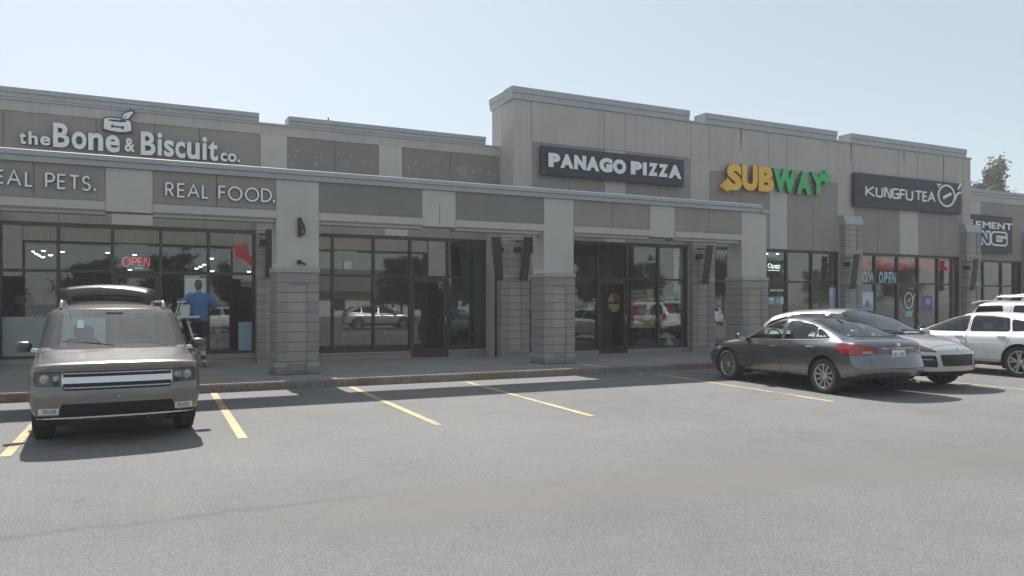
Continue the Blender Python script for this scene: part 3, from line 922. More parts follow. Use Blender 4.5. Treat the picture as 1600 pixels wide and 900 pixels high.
s6 = thing('shop_sign', 'dark board with thin white capitals and a round teapot emblem on the tall block', 'sign', (0, 0, 0))
board(s6, 1336, 1502, 267, 322, 289, 334.5, YT)
px_strokes(s6, [('K', 1353, 1367.5, 290.5, 307.3), ('U', 1369, 1380, 291.8, 308.5), ('N', 1382.2, 1393.3, 293, 309.8), ('G', 1394.7, 1405, 294.3, 310.8), ('F', 1406.3, 1415, 295.5, 312), ('U', 1415.8, 1427, 296.3, 313.2),
              ('T', 1430.3, 1441, 297.8, 314), ('E', 1441.8, 1449, 299, 315), ('A', 1450, 1462, 300, 316)], YT-.04, .064, .038, [WHITE])
m = MB(); c = at(1478, 306.2, YT); rx = at(1490.5, 306.2, YT).x - c.x; rz = at(1478, 290, YT).z - c.z
ribbon(m, arc(c.x, c.z, rx, rz, 0, 350, 35), .07, YT-.042, .04, 0, True)
ribbon(m, [(c.x-.20, c.z-.1), (c.x-.05, c.z-.02), (c.x+.28, c.z+.1)], .11, YT-.042, .04)
ribbon(m, [(c.x+rx*.9, c.z-.18), (c.x+rx*1.35, c.z+.12), (c.x+rx*1.75, c.z+.2)], .07, YT-.044, .04)
ribbon(m, [(c.x+rx*1.45, c.z+.3), (c.x+rx*1.8, c.z+.55)], .08, YT-.042, .04)
ribbon(m, [(c.x-rx*.95, c.z+.3), (c.x-rx*1.15, c.z+.42), (c.x-rx*.7, c.z+.42)], .05, YT-.045, .04)
m.build('emblem', WHITE, s6)

s7 = thing('shop_sign', 'dark square board with wide capitals and outlined letters on the far block', 'sign', (0, 0, 0))
YF = LOWY - .2
m = MB(); a = at(1512, 335, YF); b = at(1582, 340.5, YF); zb = at(1582, 396, YF).z
m.box(a.x-.5, b.x, YF, YF+.14, zb, b.z+.02); m.build('sign_board', CHAR, s7, .008)
px_letters(s7, [('E', 1511, 1521, 343, 354), ('L', 1515, 1523, 344, 355), ('E', 1524.6, 1533.6, 345.3, 355.8), ('M', 1535, 1548, 346.3, 356.8), ('E', 1549.3, 1557.3, 347.3, 357.7), ('N', 1558.5, 1570, 348.2, 358.5), ('T', 1571, 1582, 349, 359.3)], YF-.04, .038, W2, .03)
for ch, a, b, t, bs_ in [('I', 1521, 1527, 360, 380), ('N', 1529, 1546, 361.5, 381.5), ('G', 1548, 1572.5, 363, 383.3)]:
    x0, x1 = at(a, bs_, YF).x, at(b, bs_, YF).x; z0, z1 = at((a+b)/2, bs_, YF).z, at((a+b)/2, t, YF).z
    m = MB(); h = z1-z0; ww = .07; k = (x1-x0)
    if ch == 'I':
        ribbon(m, [(x0, z0), (x0, z1), (x1, z1), (x1, z0)], ww, YF-.03, .032, 0, True)
    elif ch == 'N':
        ribbon(m, [(x0, z0), (x0, z1), (x0+k*.4, z1), (x0+k*.7, z0+h*.45), (x0+k*.7, z1), (x1, z1), (x1, z0), (x0+k*.65, z0), (x0+k*.3, z0+h*.5), (x0+k*.3, z0)], ww, YF-.03, .032, 0, True)
    else:
        o = [(x0+k*.15, z0), (x0, z0+h*.2), (x0, z0+h*.8), (x0+k*.15, z1), (x1-k*.1, z1), (x1, z1-h*.15), (x1, z1-h*.32), (x0+k*.35, z1-h*.32), (x0+k*.35, z0+h*.32), (x0+k*.68, z0+h*.32), (x0+k*.68, z0+h*.42),
             (x0+k*.5, z0+h*.42), (x0+k*.5, z0+h*.58), (x1, z0+h*.58), (x1, z0+h*.12), (x1-k*.1, z0)]
        ribbon(m, o, ww, YF-.03, .032, 0, True)
    m.build('letter', WHITE, s7)

# ------------------------------------------------------------------ things fixed to the walls
def tilted_sconce(x, y, z0, z1, lean, label, group):
    """tall dark shade, its head leaning out, on a short arm with a lamp box behind"""
    t = thing('wall_sconce', label, 'wall lamp', (x, y, z0), 0, group)
    h = z1-z0; w = .25
    m = MB(); m.hexa([(-w*.5, -.30, 0), (w*.5, -.30, 0), (w*.5, -.26, 0), (-w*.5, -.26, 0), (-w*.55+lean, -.36, h), (w*.55+lean, -.36, h), (w*.55+lean, -.32, h), (-w*.55+lean, -.32, h)])
    m.build('shade', BLACK, t, .006)
    d = -1 if lean > 0 else 1
    m = MB(); m.tube([(lean*.9, -.32, h*.90), (lean*.9+d*.10, -.1, h*.91), (lean*.9+d*.24, -.0, h*.91)], .016, 8); m.build('bracket_arm', BLACK, t)
    m = MB(); m.tube([(0, -.27, .10), (0, .0, .10)], .016, 8); m.build('bracket_arm', BLACK, t)
    m = MB(); m.box(lean*.5+d*.10, lean*.5+d*.24, -.22, .0, h*.66, h*.78); m.build('lamp_box', BLACK, t, .01)
    return t


GRP = 'tilted wall lamps on the block piers'
for a, b, tp, bt, Y, ln, lab in [(780.5, 0, 371, 437, 19.40, -.13, 'dark tilted wall lamp leaning left on the pier beside the vacant shop'),
                                 (818.5, 0, 370, 438, 19.40, .13, 'dark tilted wall lamp leaning right, close to the second canopy column'),
                                 (1102.5, 0, 383, 444, 19.40, .14, 'dark tilted wall lamp on the pier right of the pizza shop'),
                                 (422.5, 0, 358, 433, 20.22, .02, 'dark wall lamp on the pier just left of the first canopy column'),
                                 (1333, 0, 397, 452, 19.34, .15, 'dark tilted wall lamp under the sloped cap left of the tea shop'),
                                 (1520, 0, 404, 454, 19.34, .15, 'dark tilted wall lamp on the pier right of the tea shop')]:
    p = at(a, bt, Y - .3); q = at(a, tp, Y - .34)
    tilted_sconce(p.x, Y, p.z, q.z, ln, lab, GRP)

# lamp and camera on the first column
p = at(469.5, 370, CY-.1)
t = thing('flood_lamp', 'small black upright lamp on the first canopy column', 'wall lamp', (p.x, CY-.012, p.z))
m = MB(); m.box(-.045, .03, -.10, -.0, .0, .40); m.build('lamp_housing', BLACK, t, .012)
m = MB(); m.tube([(.03, -.05, .33), (.075, -.06, .24), (.095, -.06, .12), (.07, -.06, .05), (.03, -.05, .06)], .018, 7); m.tube([(.03, -.05, .2), (.085, -.06, .18)], .015, 6); m.build('bracket', BLACK, t)
p = at(468, 409.5, CY-.05)
t = thing('security_camera', 'small dark camera below the lamp on the first canopy column', 'camera', (p.x, CY-.012, p.z))
m = MB(); m.lathe([(.0, -.09), (.03, -.085), (.05, -.03), (.05, .0)], 16, 'y'); m.build('mount', BLACK, t)
m = MB(); m.tube([(.0, -.08, 0), (.10, -.16, -.055)], [.022, .026], 10); m.build('camera_body', BLACK, t)

# thin mast on the low roof, a vent behind the parapet
p = at(513, 184, 22.5)
m = MB(); m.tube([(p.x, 22.5, 5.85), (p.x, 22.5, p.z)], .02, 8); m.tube([(p.x-.06, 22.5, p.z-.12), (p.x+.06, 22.5, p.z-.12)], .012, 6)
tag(m.build('roof_mast', BLACK), 'thin mast standing on the roof of the low block', 'mast')
# ------------------------------------------------------------------ in and on the shop windows
def sheet(name, label, cat, px0, px1, t, b, Y, mats, pieces=(), group=None, th=.006):
    """flat printed sheet on the inside of the glass; pieces are (u0,u1,v0,v1,material) blocks of print"""
    mid = (px0+px1)/2
    x0, x1 = at(px0, b, Y).x, at(px1, b, Y).x; z0, z1 = at(mid, b, Y).z, at(mid, t, Y).z
    m = MB(); m.box(x0, x1, Y, Y+th, z0, z1)
    for k, p in enumerate(pieces):
        u0, u1, v0, v1, mi = p[:5]
        if len(p) > 5:
            m.lathe([(0, Y-.002-.0005*k), (1, Y-.002-.0005*k), (1, Y+.001)], 24, 'y', mi=mi, smooth=False)
            n = 72
            for i in range(len(m.v)-n, len(m.v)):
                v = m.v[i]; m.v[i] = (x0+(x1-x0)*(u0+u1)/2 + v[0]*(x1-x0)*(u1-u0)/2, v[1], z0+(z1-z0)*(v0+v1)/2 + v[2]*(z1-z0)*(v1-v0)/2)
        else:
            m.box(x0+(x1-x0)*u0, x0+(x1-x0)*u1, Y-.002-.0005*k, Y+.001, z0+(z1-z0)*v0, z0+(z1-z0)*v1, mi)
    return tag(m.build(name, mats), label, cat, group)


def pm(name, c): return plain(name, c, .6, var=.06)


P_WHITE = pm('poster_white', (.62, .66, .66)); P_TEAL = pm('poster_pale_teal', (.36, .52, .55)); P_RED = pm('poster_red', (.50, .05, .06))
P_YEL = pm('poster_yellow', (.46, .39, .08)); P_ORG = pm('poster_orange', (.60, .28, .06)); P_PUR = pm('poster_violet', (.17, .13, .22)); P_LAV = pm('poster_lavender', (.38, .38, .60))
P_BRN = pm('poster_brown', (.22, .10, .06)); P_GRN = pm('poster_green', (.12, .38, .22)); P_TAN = pm('poster_tan', (.45, .36, .26)); P_DRK = pm('poster_dark', (.05, .05, .06))
FROST = plain('frosted_film', (.30, .35, .36), .7, var=.06)
FROST2 = plain('blue_frosted_film', (.24, .38, .44), .7, var=.06)

# shop at the left
YI = LGL - .0135
sheet('window_film', 'pale frosted band low on the leftmost shop window', 'window film', 2, 89, 495, 557, YI, [FROST])
sheet('window_film', 'pale frosted band behind the SUV low on the shop window', 'window film', 93, 165, 497, 555, YI, [FROST])
sheet('window_film', 'narrow blue frosted strip low at the right end of the pet shop window', 'window film', 372.5, 393.5, 503, 549, YI, [FROST2])
sheet('poster', 'pale blue poster behind the man on the ladder', 'poster', 288, 323.5, 430, 480, YI, [P_TEAL, P_WHITE, P_DRK], [(.06, .94, .06, .9, 1), (.68, .80, .92, .97, 2), (.84, .94, .92, .97, 2)])
sheet('door_post', 'pale upright strip at the shop door behind the SUV', 'post', 242.5, 250, 428.5, 480, YI-.002, [pm('pale_post', (.36, .35, .40))])
m = MB()
pts = [(365, 384), (371, 383), (379, 384), (383, 379), (388, 386), (388, 396), (396, 404), (396.5, 417), (388, 411), (381, 406), (372, 403), (367, 397)]
m.prism([(p.x, p.z) for p in (at(a, b, YI) for a, b in pts)], 'y', YI, YI+.006); tag(m.build('window_decal', P_RED), 'red cut out decal in the upper right corner of the pet shop window', 'decal')
NEON = emit('red_neon', (1.0, .10, .16), .42)
NEON_B = emit('dim_blue_neon', (.25, .5, .9), .5)
neon = thing('neon_sign', 'red glowing OPEN sign over the pet shop door', 'sign', (0, 0, 0))
YN = LGL + .25
for ch, a, b, t, bs_ in [('O', 191.5, 203, 402, 416), ('P', 206.5, 214, 402.7, 414.5), ('E', 216.5, 223, 403, 415), ('N', 225.5, 233.5, 403, 415.5)]:
    x0, x1 = at(a, bs_, YN).x, at(b, bs_, YN).x; z0, z1 = at((a+b)/2, bs_, YN).z, at((a+b)/2, t, YN).z
    m = MB()
    for s in strokes(ch):
        pts = s[1] + s[1][:1] if isinstance(s, tuple) else s
        m.tube([(x0+p[0]*(x1-x0), YN, z0+p[1]*(z1-z0)) for p in pts], .014, 6)
    m.build('letter', NEON, neon)
a, b = at(210, 418.5, YN), at(224, 419, YN)
m = MB(); m.tube([(a.x, YN, a.z), (b.x, YN, b.z)], .012, 6); m.build('underline', NEON_B, neon)
m = MB(); m.box(at(189, 415, YN).x, at(235, 415, YN).x, YN+.03, YN+.06, at(210, 421, YN).z, at(210, 399, YN).z); m.build('backing', P_DRK, neon)

# spot lamps under the ceiling of the pet shop, each hung from a rod
i = 0
LG = 'spot lamps lit inside the pet shop'
for px, py, Y in [(53, 392.5, 24.5), (57.5, 396, 24.0), (62.5, 398.5, 23.5), (67, 401, 23.1), (79, 398, 23.6), (68, 391.5, 25.0), (97.5, 393, 24.6), (168, 394.5, 24.4), (12, 422, 22.2), (210.5, 397.8, 23.6), (203, 420.5, 21.8),
                  (307, 419, 23.0), (313.5, 416, 23.4), (319, 413, 24.0), (331, 403.5, 23.5), (331.5, 423, 23.2), (389, 424, 22.6)]:
    p = at(px, py, Y)
    lab = 'small lit spot lamp hanging inside the pet shop'
    t = thing('ceiling_spot', lab, 'ceiling lamp', p, 0, LG)
    m = MB(); m.lathe([(.035, .10), (.05, .08), (.055, .0)], 14, 'z'); m.tube([(0, 0, .1), (0, 0, 3.62 - p.z)], .006, 6); m.build('housing', BLACK, t)
    m = MB(); m.ellip((0, 0, 0), (.055, .055, .035), 12, 6); m.build('bulb', LAMP_ON, t)

# shelves and counter in the pet shop
for k, (x, y, w, lab) in enumerate([(-2.3, 24.6, 1.7, 'dark shelf rack deep inside the pet shop, left of the door'), (1.7, 25.2, 1.6, 'dark shelf rack deep inside the pet shop, right of the door')]):
    t = thing('shelf_rack', lab, 'shelf', (x, y, .1))
    for s in (-1, 1):
        m = MB(); m.box(s*w/2-.02, s*w/2+.02, -.2, .2, 0, 1.7); m.build('upright', P_DRK, t)
    for z in (.1, .55, 1.0, 1.45):
        m = MB(); m.box(-w/2+.02, w/2-.02, -.2, .2, z, z+.03); m.build('shelf', P_DRK, t)
    random.seed(k)
    for z in (.13, .58, 1.03, 1.48):
        xx = -w/2+.08
        while xx < w/2-.25:
            ww = random.uniform(.14, .24); hh = random.uniform(.2, .34)
            if z + hh > 1.75: hh = .2
            m = MB(); m.prism([(xx, z+.002), (xx+ww, z+.002), (xx+ww*.96, z+hh*.9), (xx+ww*.5, z+hh), (xx+ww*.04, z+hh*.9)], 'y', -.12, .1)
            tag(m.build('food_bag', random.choice([P_TAN, P_RED, P_TEAL, P_GRN, P_YEL, P_WHITE])), 'printed bag of pet food standing on a shelf inside the pet shop', 'bag', 'bags on the pet shop shelves').location = (x, y, .1)
            xx += ww + random.uniform(.02, .08)

# vacant shop: two high chairs by the door, two small tables
WOOD = plain('dark_stained_wood', (.075, .055, .045), .5, var=.2)
TABT = plain('table_laminate', (.20, .16, .13), .5, var=.1)
def high_chair(x, y, rz, lab):
    t = thing('bar_chair', lab, 'chair', (x, y, .04), rz)
    m = MB(); m.box(-.21, .21, -.2, .2, .70, .75); m.build('seat', WOOD, t, .01)
    for sx in (-1, 1):
        m = MB(); m.box(sx*.19-.02, sx*.19+.02, -.2, -.16, 0, .70); m.build('leg', WOOD, t)
        m = MB(); m.box(sx*.19-.02, sx*.19+.02, .16, .2, 0, 1.13); m.build('leg', WOOD, t)
    m = MB(); m.box(-.17, .17, .165, .195, 1.03, 1.13); [m.box(a-.015, a+.015, .17, .19, .75, 1.03) for a in (-.1, 0, .1)]; m.build('backrest', WOOD, t)
    m = MB(); m.box(-.17, .17, -.19, -.165, .22, .26); m.box(-.17, .17, .17, .19, .28, .31); m.build('footrest', WOOD, t)
high_chair(8.25, 21.5, R(160), 'dark high backed bar chair inside the vacant shop, next to the door')
high_chair(8.95, 21.45, R(185), 'dark high backed bar chair inside the vacant shop, at the window end')
def small_table(x, y, lab):
    t = thing('cafe_table', lab, 'table', (x, y, .04))
    m = MB(); m.box(-.45, .45, -.3, .3, .70, .74); m.build('table_top', TABT, t)
    for sx in (-1, 1):
        for sy in (-1, 1):
            m = MB(); m.box(sx*.4-.018, sx*.4+.018, sy*.26-.018, sy*.26+.018, 0, .70); m.build('leg', WOOD, t)
small_table(5.55, 21.6, 'plain square table inside the vacant shop, left of the two')
small_table(6.75, 21.6, 'plain square table inside the vacant shop, beside the door')

# pizza shop
YP = TGL + .03
d = thing('door_emblem', 'round yellow and red emblem on the pizza shop door', 'decal', (0, 0, 0))
c = at(959.5, 472, YP); rr = at(968.5, 472, YP).x - c.x
for nm, pts, mt, dy in [('half_disc', [(c.x, c.z)] + arc(c.x-.01, c.z, rr, rr*1.25, 95, 178, 12), P_YEL, .0), ('half_disc', [(c.x+.02, c.z+.03)] + arc(c.x+.02, c.z+.03, rr, rr*1.25, 2, 88, 12), P_RED, .001),
                        ('lower_disc', arc(c.x, c.z-.05, rr, rr*1.2, 182, 358, 18), P_YEL, .002)]:
    m = MB(); m.prism(pts, 'y', YP-dy, YP-dy+.005); m.build(nm, mt, d)
sheet('poster', 'large food poster with orange and yellow blocks on the pizza shop window', 'poster', 985.5, 1021, 451.5, 512, YP, [P_PUR, P_ORG, P_YEL, P_BRN, P_RED, P_TAN, P_WHITE],
      [(.0, .68, .55, .72, 1), (.72, 1, .42, 1, 2), (.0, 1, .16, .54, 3), (.02, .45, .24, .46, 4, 1), (.3, .72, .36, .52, 5, 1), (.50, .92, .18, .40, 5, 1), (.66, .86, .46, .62, 6, 1), (0, 1, .0, .15, 2), (.06, .5, .90, .95, 5), (.06, .6, .80, .85, 5)])
sheet('poster', 'dark food poster with a yellow foot at the right end of the pizza shop window', 'poster', 1037, 1060, 456, 503, YP, [P_DRK, P_RED, P_YEL, P_TAN, P_WHITE], [(.1, .75, .34, .58, 1, 1), (.0, 1, .0, .13, 2), (.3, .95, .2, .36, 3, 1), (.1, .7, .78, .82, 4), (.1, .7, .70, .73, 4)])
sheet('notice', 'small pale green notice left of the pizza shop door', 'notice', 918.5, 928.5, 472, 485, YP, [P_TEAL])
sheet('menu_panel', 'tall pale panel behind the right pane of the pizza shop', 'panel', 1053, 1067.5, 386, 484, YP+.12, [P_WHITE, P_TEAL], [(.2, .8, .1, .3, 1)])
def bag(x, y, z, lab):
    m = MB()
    m.lathe([(.02, 0), (.17, .01), (.20, .12), (.17, .30), (.10, .42), (.05, .47), (.075, .53)], 16, 'z')
    o = m.build('plastic_bag', P_WHITE); rnd = random.Random(3)
    for v in o.data.vertices: v.co *= 1 + rnd.uniform(-.06, .06)
    o.location = (x, y, z); tag(o, lab, 'bag')
bag(15.6, 20.15, -.02, 'white tied plastic bag on the pizza shop floor by the right window')
t = thing('counter', 'dark counter across the back of the pizza shop', 'counter', (13.2, 23.2, -.02))
m = MB(); m.box(-2.4, 2.4, -.3, .3, 0, 1.0); m.build('counter_front', P_DRK, t)
m = MB(); m.box(-2.45, 2.45, -.36, .33, 1.0, 1.05); m.build('counter_top', TABT, t)

# sandwich shop
YP = TGL - .0135
OPENW = emit('lit_white_sign', (.85, 1.0, .92), .45)
o = thing('open_sign', 'lit white word Open above the sandwich shop door', 'sign', (0, 0, 0))
for ch, a, b, tp, bs_ in [('O', 1199.7, 1206.2, 411.5, 419), ('p', 1206.8, 1210.4, 414, 421.3), ('e', 1210.8, 1214.6, 413.8, 420), ('n', 1215.1, 1218.8, 413.8, 420.3)]:
    p = at(a, bs_, YP)
    letter(o, ch, p.x, at(b, bs_, YP).x, at((a+b)/2, bs_, YP).z, at((a+b)/2, tp, YP).z, YP, .01, [OPENW, OPENW], .02)
m = MB(); m.box(at(1200, 422, YP).x, at(1218, 422, YP).x, YP, YP+.008, at(1209, 423, YP).z, at(1209, 422, YP).z); m.build('underline', OPENW, o)
sheet('notice', 'white notice with small print on the sandwich shop door', 'notice', 1201, 1210, 464, 475.5, YP, [P_LAV, P_WHITE], [(.1, .9, .5, .9, 1)])
sheet('poster', 'green poster on the sandwich shop door', 'poster', 1211, 1226, 463, 476.5, YP, [P_GRN, P_WHITE, P_TEAL], [(.1, .5, .2, .8, 2, 1), (.55, .95, .1, .9, 1)])
sheet('hours_sign', 'pale strip of print across the top of the sandwich shop door', 'notice', 1201, 1226, 451.5, 456, YP, [P_DRK, P_WHITE], [(.1, .45, .2, .8, 1), (.5, .7, .2, .8, 1), (.75, .95, .2, .8, 1)])
sheet('poster', 'narrow pale banner at the right end of the sandwich shop window', 'poster', 1296, 1306, 449, 486, YP, [P_TEAL, P_LAV, P_WHITE], [(.6, .95, .1, .9, 1), (.1, .5, .6, .9, 2)])
sheet('ceiling_panel_sign', 'pale rectangle high above the sandwich shop door', 'panel', 1200, 1213, 395, 401, YP+.3, [P_WHITE])
t = thing('counter', 'long pale food counter in the sandwich shop', 'counter', (20.6, 23.0, -.04))
m = MB(); m.box(-2.3, 2.2, -.35, .35, 0, .95); m.build('counter_front', P_TAN, t)
m = MB(); m.box(-2.35, 2.25, -.40, .38, .95, 1.0); m.build('counter_top', P_WHITE, t)
m = MB(); m.prism([(-.38, 1.0), (-.30, 1.35), (.05, 1.38), (.05, 1.0)], 'x', -2.0, 1.4); m.build('sneeze_guard', glass('counter_glass', (.7, .75, .74), 1.4), t)

# tea shop
t = thing('ceiling_banner', 'long red sagging banner across the top of the tea shop windows', 'banner', (0, 0, 0))
m = MB(); vs, fs = [], []
K = 28
YB = TGL + .10
xa, xb = at(1342, 410, YB).x, at(1487, 410, YB).x
for k in range(K+1):
    x = xa + (xb-xa)*k/K; s = .03*math.sin(k*1.35) + .02*math.sin(k*.7)
    zt = 3.36 + .03*math.sin(k*.45); vs += [(x, YB + s, zt), (x, YB + .06 + s, zt - .18), (x, YB + s*.5, zt - .44 - .03*math.sin(k*.3))]
for k in range(K):
    fs += [(3*k, 3*k+3, 3*k+4, 3*k+1), (3*k+1, 3*k+4, 3*k+5, 3*k+2)]
m.add(vs, fs, 0, True)
o = m.build('cloth', plain('red_cloth', (.78, .02, .04), .75, var=.15), t)
sm = o.modifiers.new('thickness', 'SOLIDIFY'); sm.thickness = .01
nw = thing('window_lettering', 'tall narrow pale letters reading NOW OPEN on the tea shop glass', 'lettering', (0, 0, 0))
for ch, a, b, tp, bs_ in [('N', 1337.5, 1345.6, 424, 442), ('O', 1347.2, 1355.3, 424.3, 443), ('W', 1356.4, 1368.2, 424.4, 443.5), ('O', 1373.6, 1380.2, 424.2, 443.8), ('P', 1381.8, 1387.2, 424.5, 444), ('E', 1388.5, 1393.2, 424.7, 444), ('N', 1394.2, 1400.6, 425, 444.3)]:
    p = at(a, bs_, YP)
    letter(nw, ch, p.x, at(b, bs_, YP).x, at((a+b)/2, bs_, YP).z, at((a+b)/2, tp, YP).z, YP, .006, [P_TEAL, P_TEAL], .04)
sheet('poster', 'pale blue drink poster at the left pane of the tea shop', 'poster', 1345.5, 1365, 455, 490, YP, [P_LAV, P_WHITE, P_PUR], [(.06, .94, .06, .94, 1), (.1, .9, .1, .5, 0, 1), (.42, .58, .28, .6, 2)])
sheet('poster', 'violet poster on the pane right of the tea shop door', 'poster', 1440, 1456, 462, 486, YP, [P_PUR, P_LAV], [(.4, .9, .4, .85, 1, 1)])
sheet('notice', 'pale notice low on the tea shop door', 'notice', 1415, 1425, 486, 495, YP, [P_TEAL])
dl = thing('door_emblem', 'white ring emblem with a spout on the tea shop door', 'decal', (0, 0, 0))
m = MB(); c = at(1420, 469.5, YP); rx = at(1426.3, 469.5, YP).x - c.x
ribbon(m, arc(c.x, c.z, rx, rx*1.28, 0, 350, 30), .05, YP, .005, 0, True); ribbon(m, [(c.x-.1, c.z-.04), (c.x+.12, c.z+.08)], .05, YP, .005); ribbon(m, [(c.x+rx*.9, c.z-.05), (c.x+rx*1.6, c.z+.28)], .06, YP+.0006, .005)
m.build('ring', P_WHITE, dl)
t = thing('counter', 'pale counter with shelves at the back of the tea shop', 'counter', (27.6, 23.4, -.04))
m = MB(); m.box(-2.2, 2.0, -.3, .3, 0, 1.0); m.build('counter_front', P_TAN, t)
m = MB(); m.box(-2.25, 2.05, -.35, .33, 1.0, 1.05); m.build('counter_top', P_WHITE, t)
for z in (1.6, 2.1):
    m = MB(); m.box(-1.9, 1.8, .9, 1.2, z, z+.05); m.build('shelf', P_WHITE, t)
for px, py, Y, lab in [(1401, 410.5, 22.5, 'round lit ceiling lamp behind the left half of the tea shop'), (1475, 436.5, 23.0, 'small lit lamp behind the right pane of the tea shop')]:
    p = at(px, py, Y); t = thing('ceiling_spot', lab, 'ceiling lamp', p)
    m = MB(); m.lathe([(.035, .10), (.05, .08), (.055, .0)], 14, 'z'); m.tube([(0, 0, .1), (0, 0, 3.62-p.z)], .006, 6); m.build('housing', BLACK, t)
    m = MB(); m.ellip((0, 0, 0), (.055, .055, .035), 12, 6); m.build('bulb', LAMP_ON, t)
t = thing('ceiling_light', 'bright ceiling light tube inside the sandwich shop, seen beside the last column', 'ceiling lamp', (18.2, 22.2, 3.56))
m = MB(); m.box(-.6, .6, -.1, .1, 0, .06); m.build('housing', P_WHITE, t)
m = MB(); m.box(-.57, .57, -.07, .07, -.02, 0); m.build('diffuser', LAMP_ON, t)
t = thing('ceiling_light', 'pair of pale ceiling light tubes inside the far shop', 'ceiling lamp', (33.6, 22.6, 3.5))
for yy in (-.3, .3):
    m = MB(); m.box(-1.3, 1.3, yy-.08, yy+.08, 0, .07); m.build('tube', emit('dim_tube', (.9, .88, .8), .5), t)

for x, y, z, lab in [(25.4, 20.6, 3.50, 'ceiling tube added to brighten the left half of the tea shop'), (28.4, 20.6, 3.50, 'ceiling tube added to brighten the right half of the tea shop'), (21.3, 21.6, 3.50, 'ceiling tube added to brighten the counter side of the sandwich shop')]:  # extra tubes added to light the red banner and the shop interiors
    t = thing('ceiling_light', lab, 'ceiling lamp', (x, y, z))
    m = MB(); m.box(-.6, .6, -.1, .1, .02, .10); m.build('housing', P_WHITE, t)
    m = MB(); m.box(-.57, .57, -.07, .07, -.01, .018); m.build('diffuser', LAMP_ON, t)
# ------------------------------------------------------------------ the man on the stepladder
def remeshed(mb, name, mat, parent, voxel, smooth=6):
    me = mb.mesh(name + '_raw', mat)
    ob = bpy.data.objects.new(name + '_raw', me); COL.objects.link(ob)
    r = ob.modifiers.new('r', 'REMESH'); r.mode = 'VOXEL'; r.voxel_size = voxel; r.use_smooth_shade = True
    s = ob.modifiers.new('s', 'SMOOTH'); s.iterations = smooth; s.factor = .5
    bpy.context.view_layer.update()
    dg = bpy.context.evaluated_depsgraph_get()
    out = bpy.data.meshes.new_from_object(ob.evaluated_get(dg))
    bpy.data.objects.remove(ob); bpy.data.meshes.remove(me)
    out.name = name
    out.materials.clear(); out.materials.append(mat)
    out.polygons.foreach_set('use_smooth', [True]*len(out.polygons))
    return link(name, out, parent)


def loft(m, rings, n=20):
    """rings: (cx, cy, cz, rx, ry) horizontal ellipses from bottom to top"""
    vs, fs = [], []
    for cx, cy, cz, rx, ry in rings:
        for k in range(n):
            t = 2*math.pi*k/n
            c, s = math.cos(t), math.sin(t)
            vs.append((cx + rx*math.copysign(abs(c)**.85, c), cy + ry*math.copysign(abs(s)**.85, s), cz))
    for i in range(len(rings)-1):
        for k in range(n): fs.append((i*n+k, i*n+(k+1) % n, (i+1)*n+(k+1) % n, (i+1)*n+k))
    fs.append(tuple(range(n))[::-1]); fs.append(tuple(range((len(rings)-1)*n, len(rings)*n)))
    m.add(vs, fs, 0, True)


SKIN = plain('skin', (.42, .25, .18), .6, var=.08, scale=12)
SHIRT = plain('blue_cotton', (.07, .165, .36), .9, var=.22, scale=7, bmp=1.0, bscale=8)
SHORT = plain('navy_cotton', (.025, .026, .045), .9, var=.15, scale=5, bmp=.4, bscale=10)
HAIR = plain('greying_hair', (.11, .10, .095), .85, var=.3, scale=60)
SOCK = plain('white_sock', (.60, .60, .62), .9)
SHOE = plain('dark_shoe', (.03, .035, .06), .7)

foot = at(311, 500, 19.15)
MANY = 19.32
man = thing('person', 'man in blue T-shirt and dark shorts on a stepladder, back turned, reaching to the window', 'person', (foot.x, MANY, .30))


def P(*a): return Vector(a)
arms = {-1: [P(-.19, -.0, 1.49), P(-.30, .02, 1.36), P(-.37, .10, 1.25), P(-.30, .26, 1.30), P(-.20, .40, 1.38)],
        1: [P(.19, -.0, 1.49), P(.31, .01, 1.36), P(.39, .08, 1.24), P(.34, .25, 1.32), P(.26, .40, 1.44)]}
b = MB()
loft(b, [(0, 0, .88, .15, .11), (0, .0, .96, .185, .135), (0, .01, 1.05, .18, .13), (0, .015, 1.16, .178, .13), (0, .01, 1.30, .19, .128), (0, 0, 1.42, .195, .115), (0, -.005, 1.50, .165, .085), (0, .0, 1.55, .085, .065), (0, .015, 1.60, .06, .06), (0, .025, 1.67, .058, .062)])
b.ellip((0, .03, 1.755), (.076, .095, .115), 20, 14)
b.ellip((0, .075, 1.70), (.055, .05, .06), 14, 10)              # jaw
b.tube([(0, .118, 1.765), (0, .143, 1.728)], [.010, .018], 8)   # nose
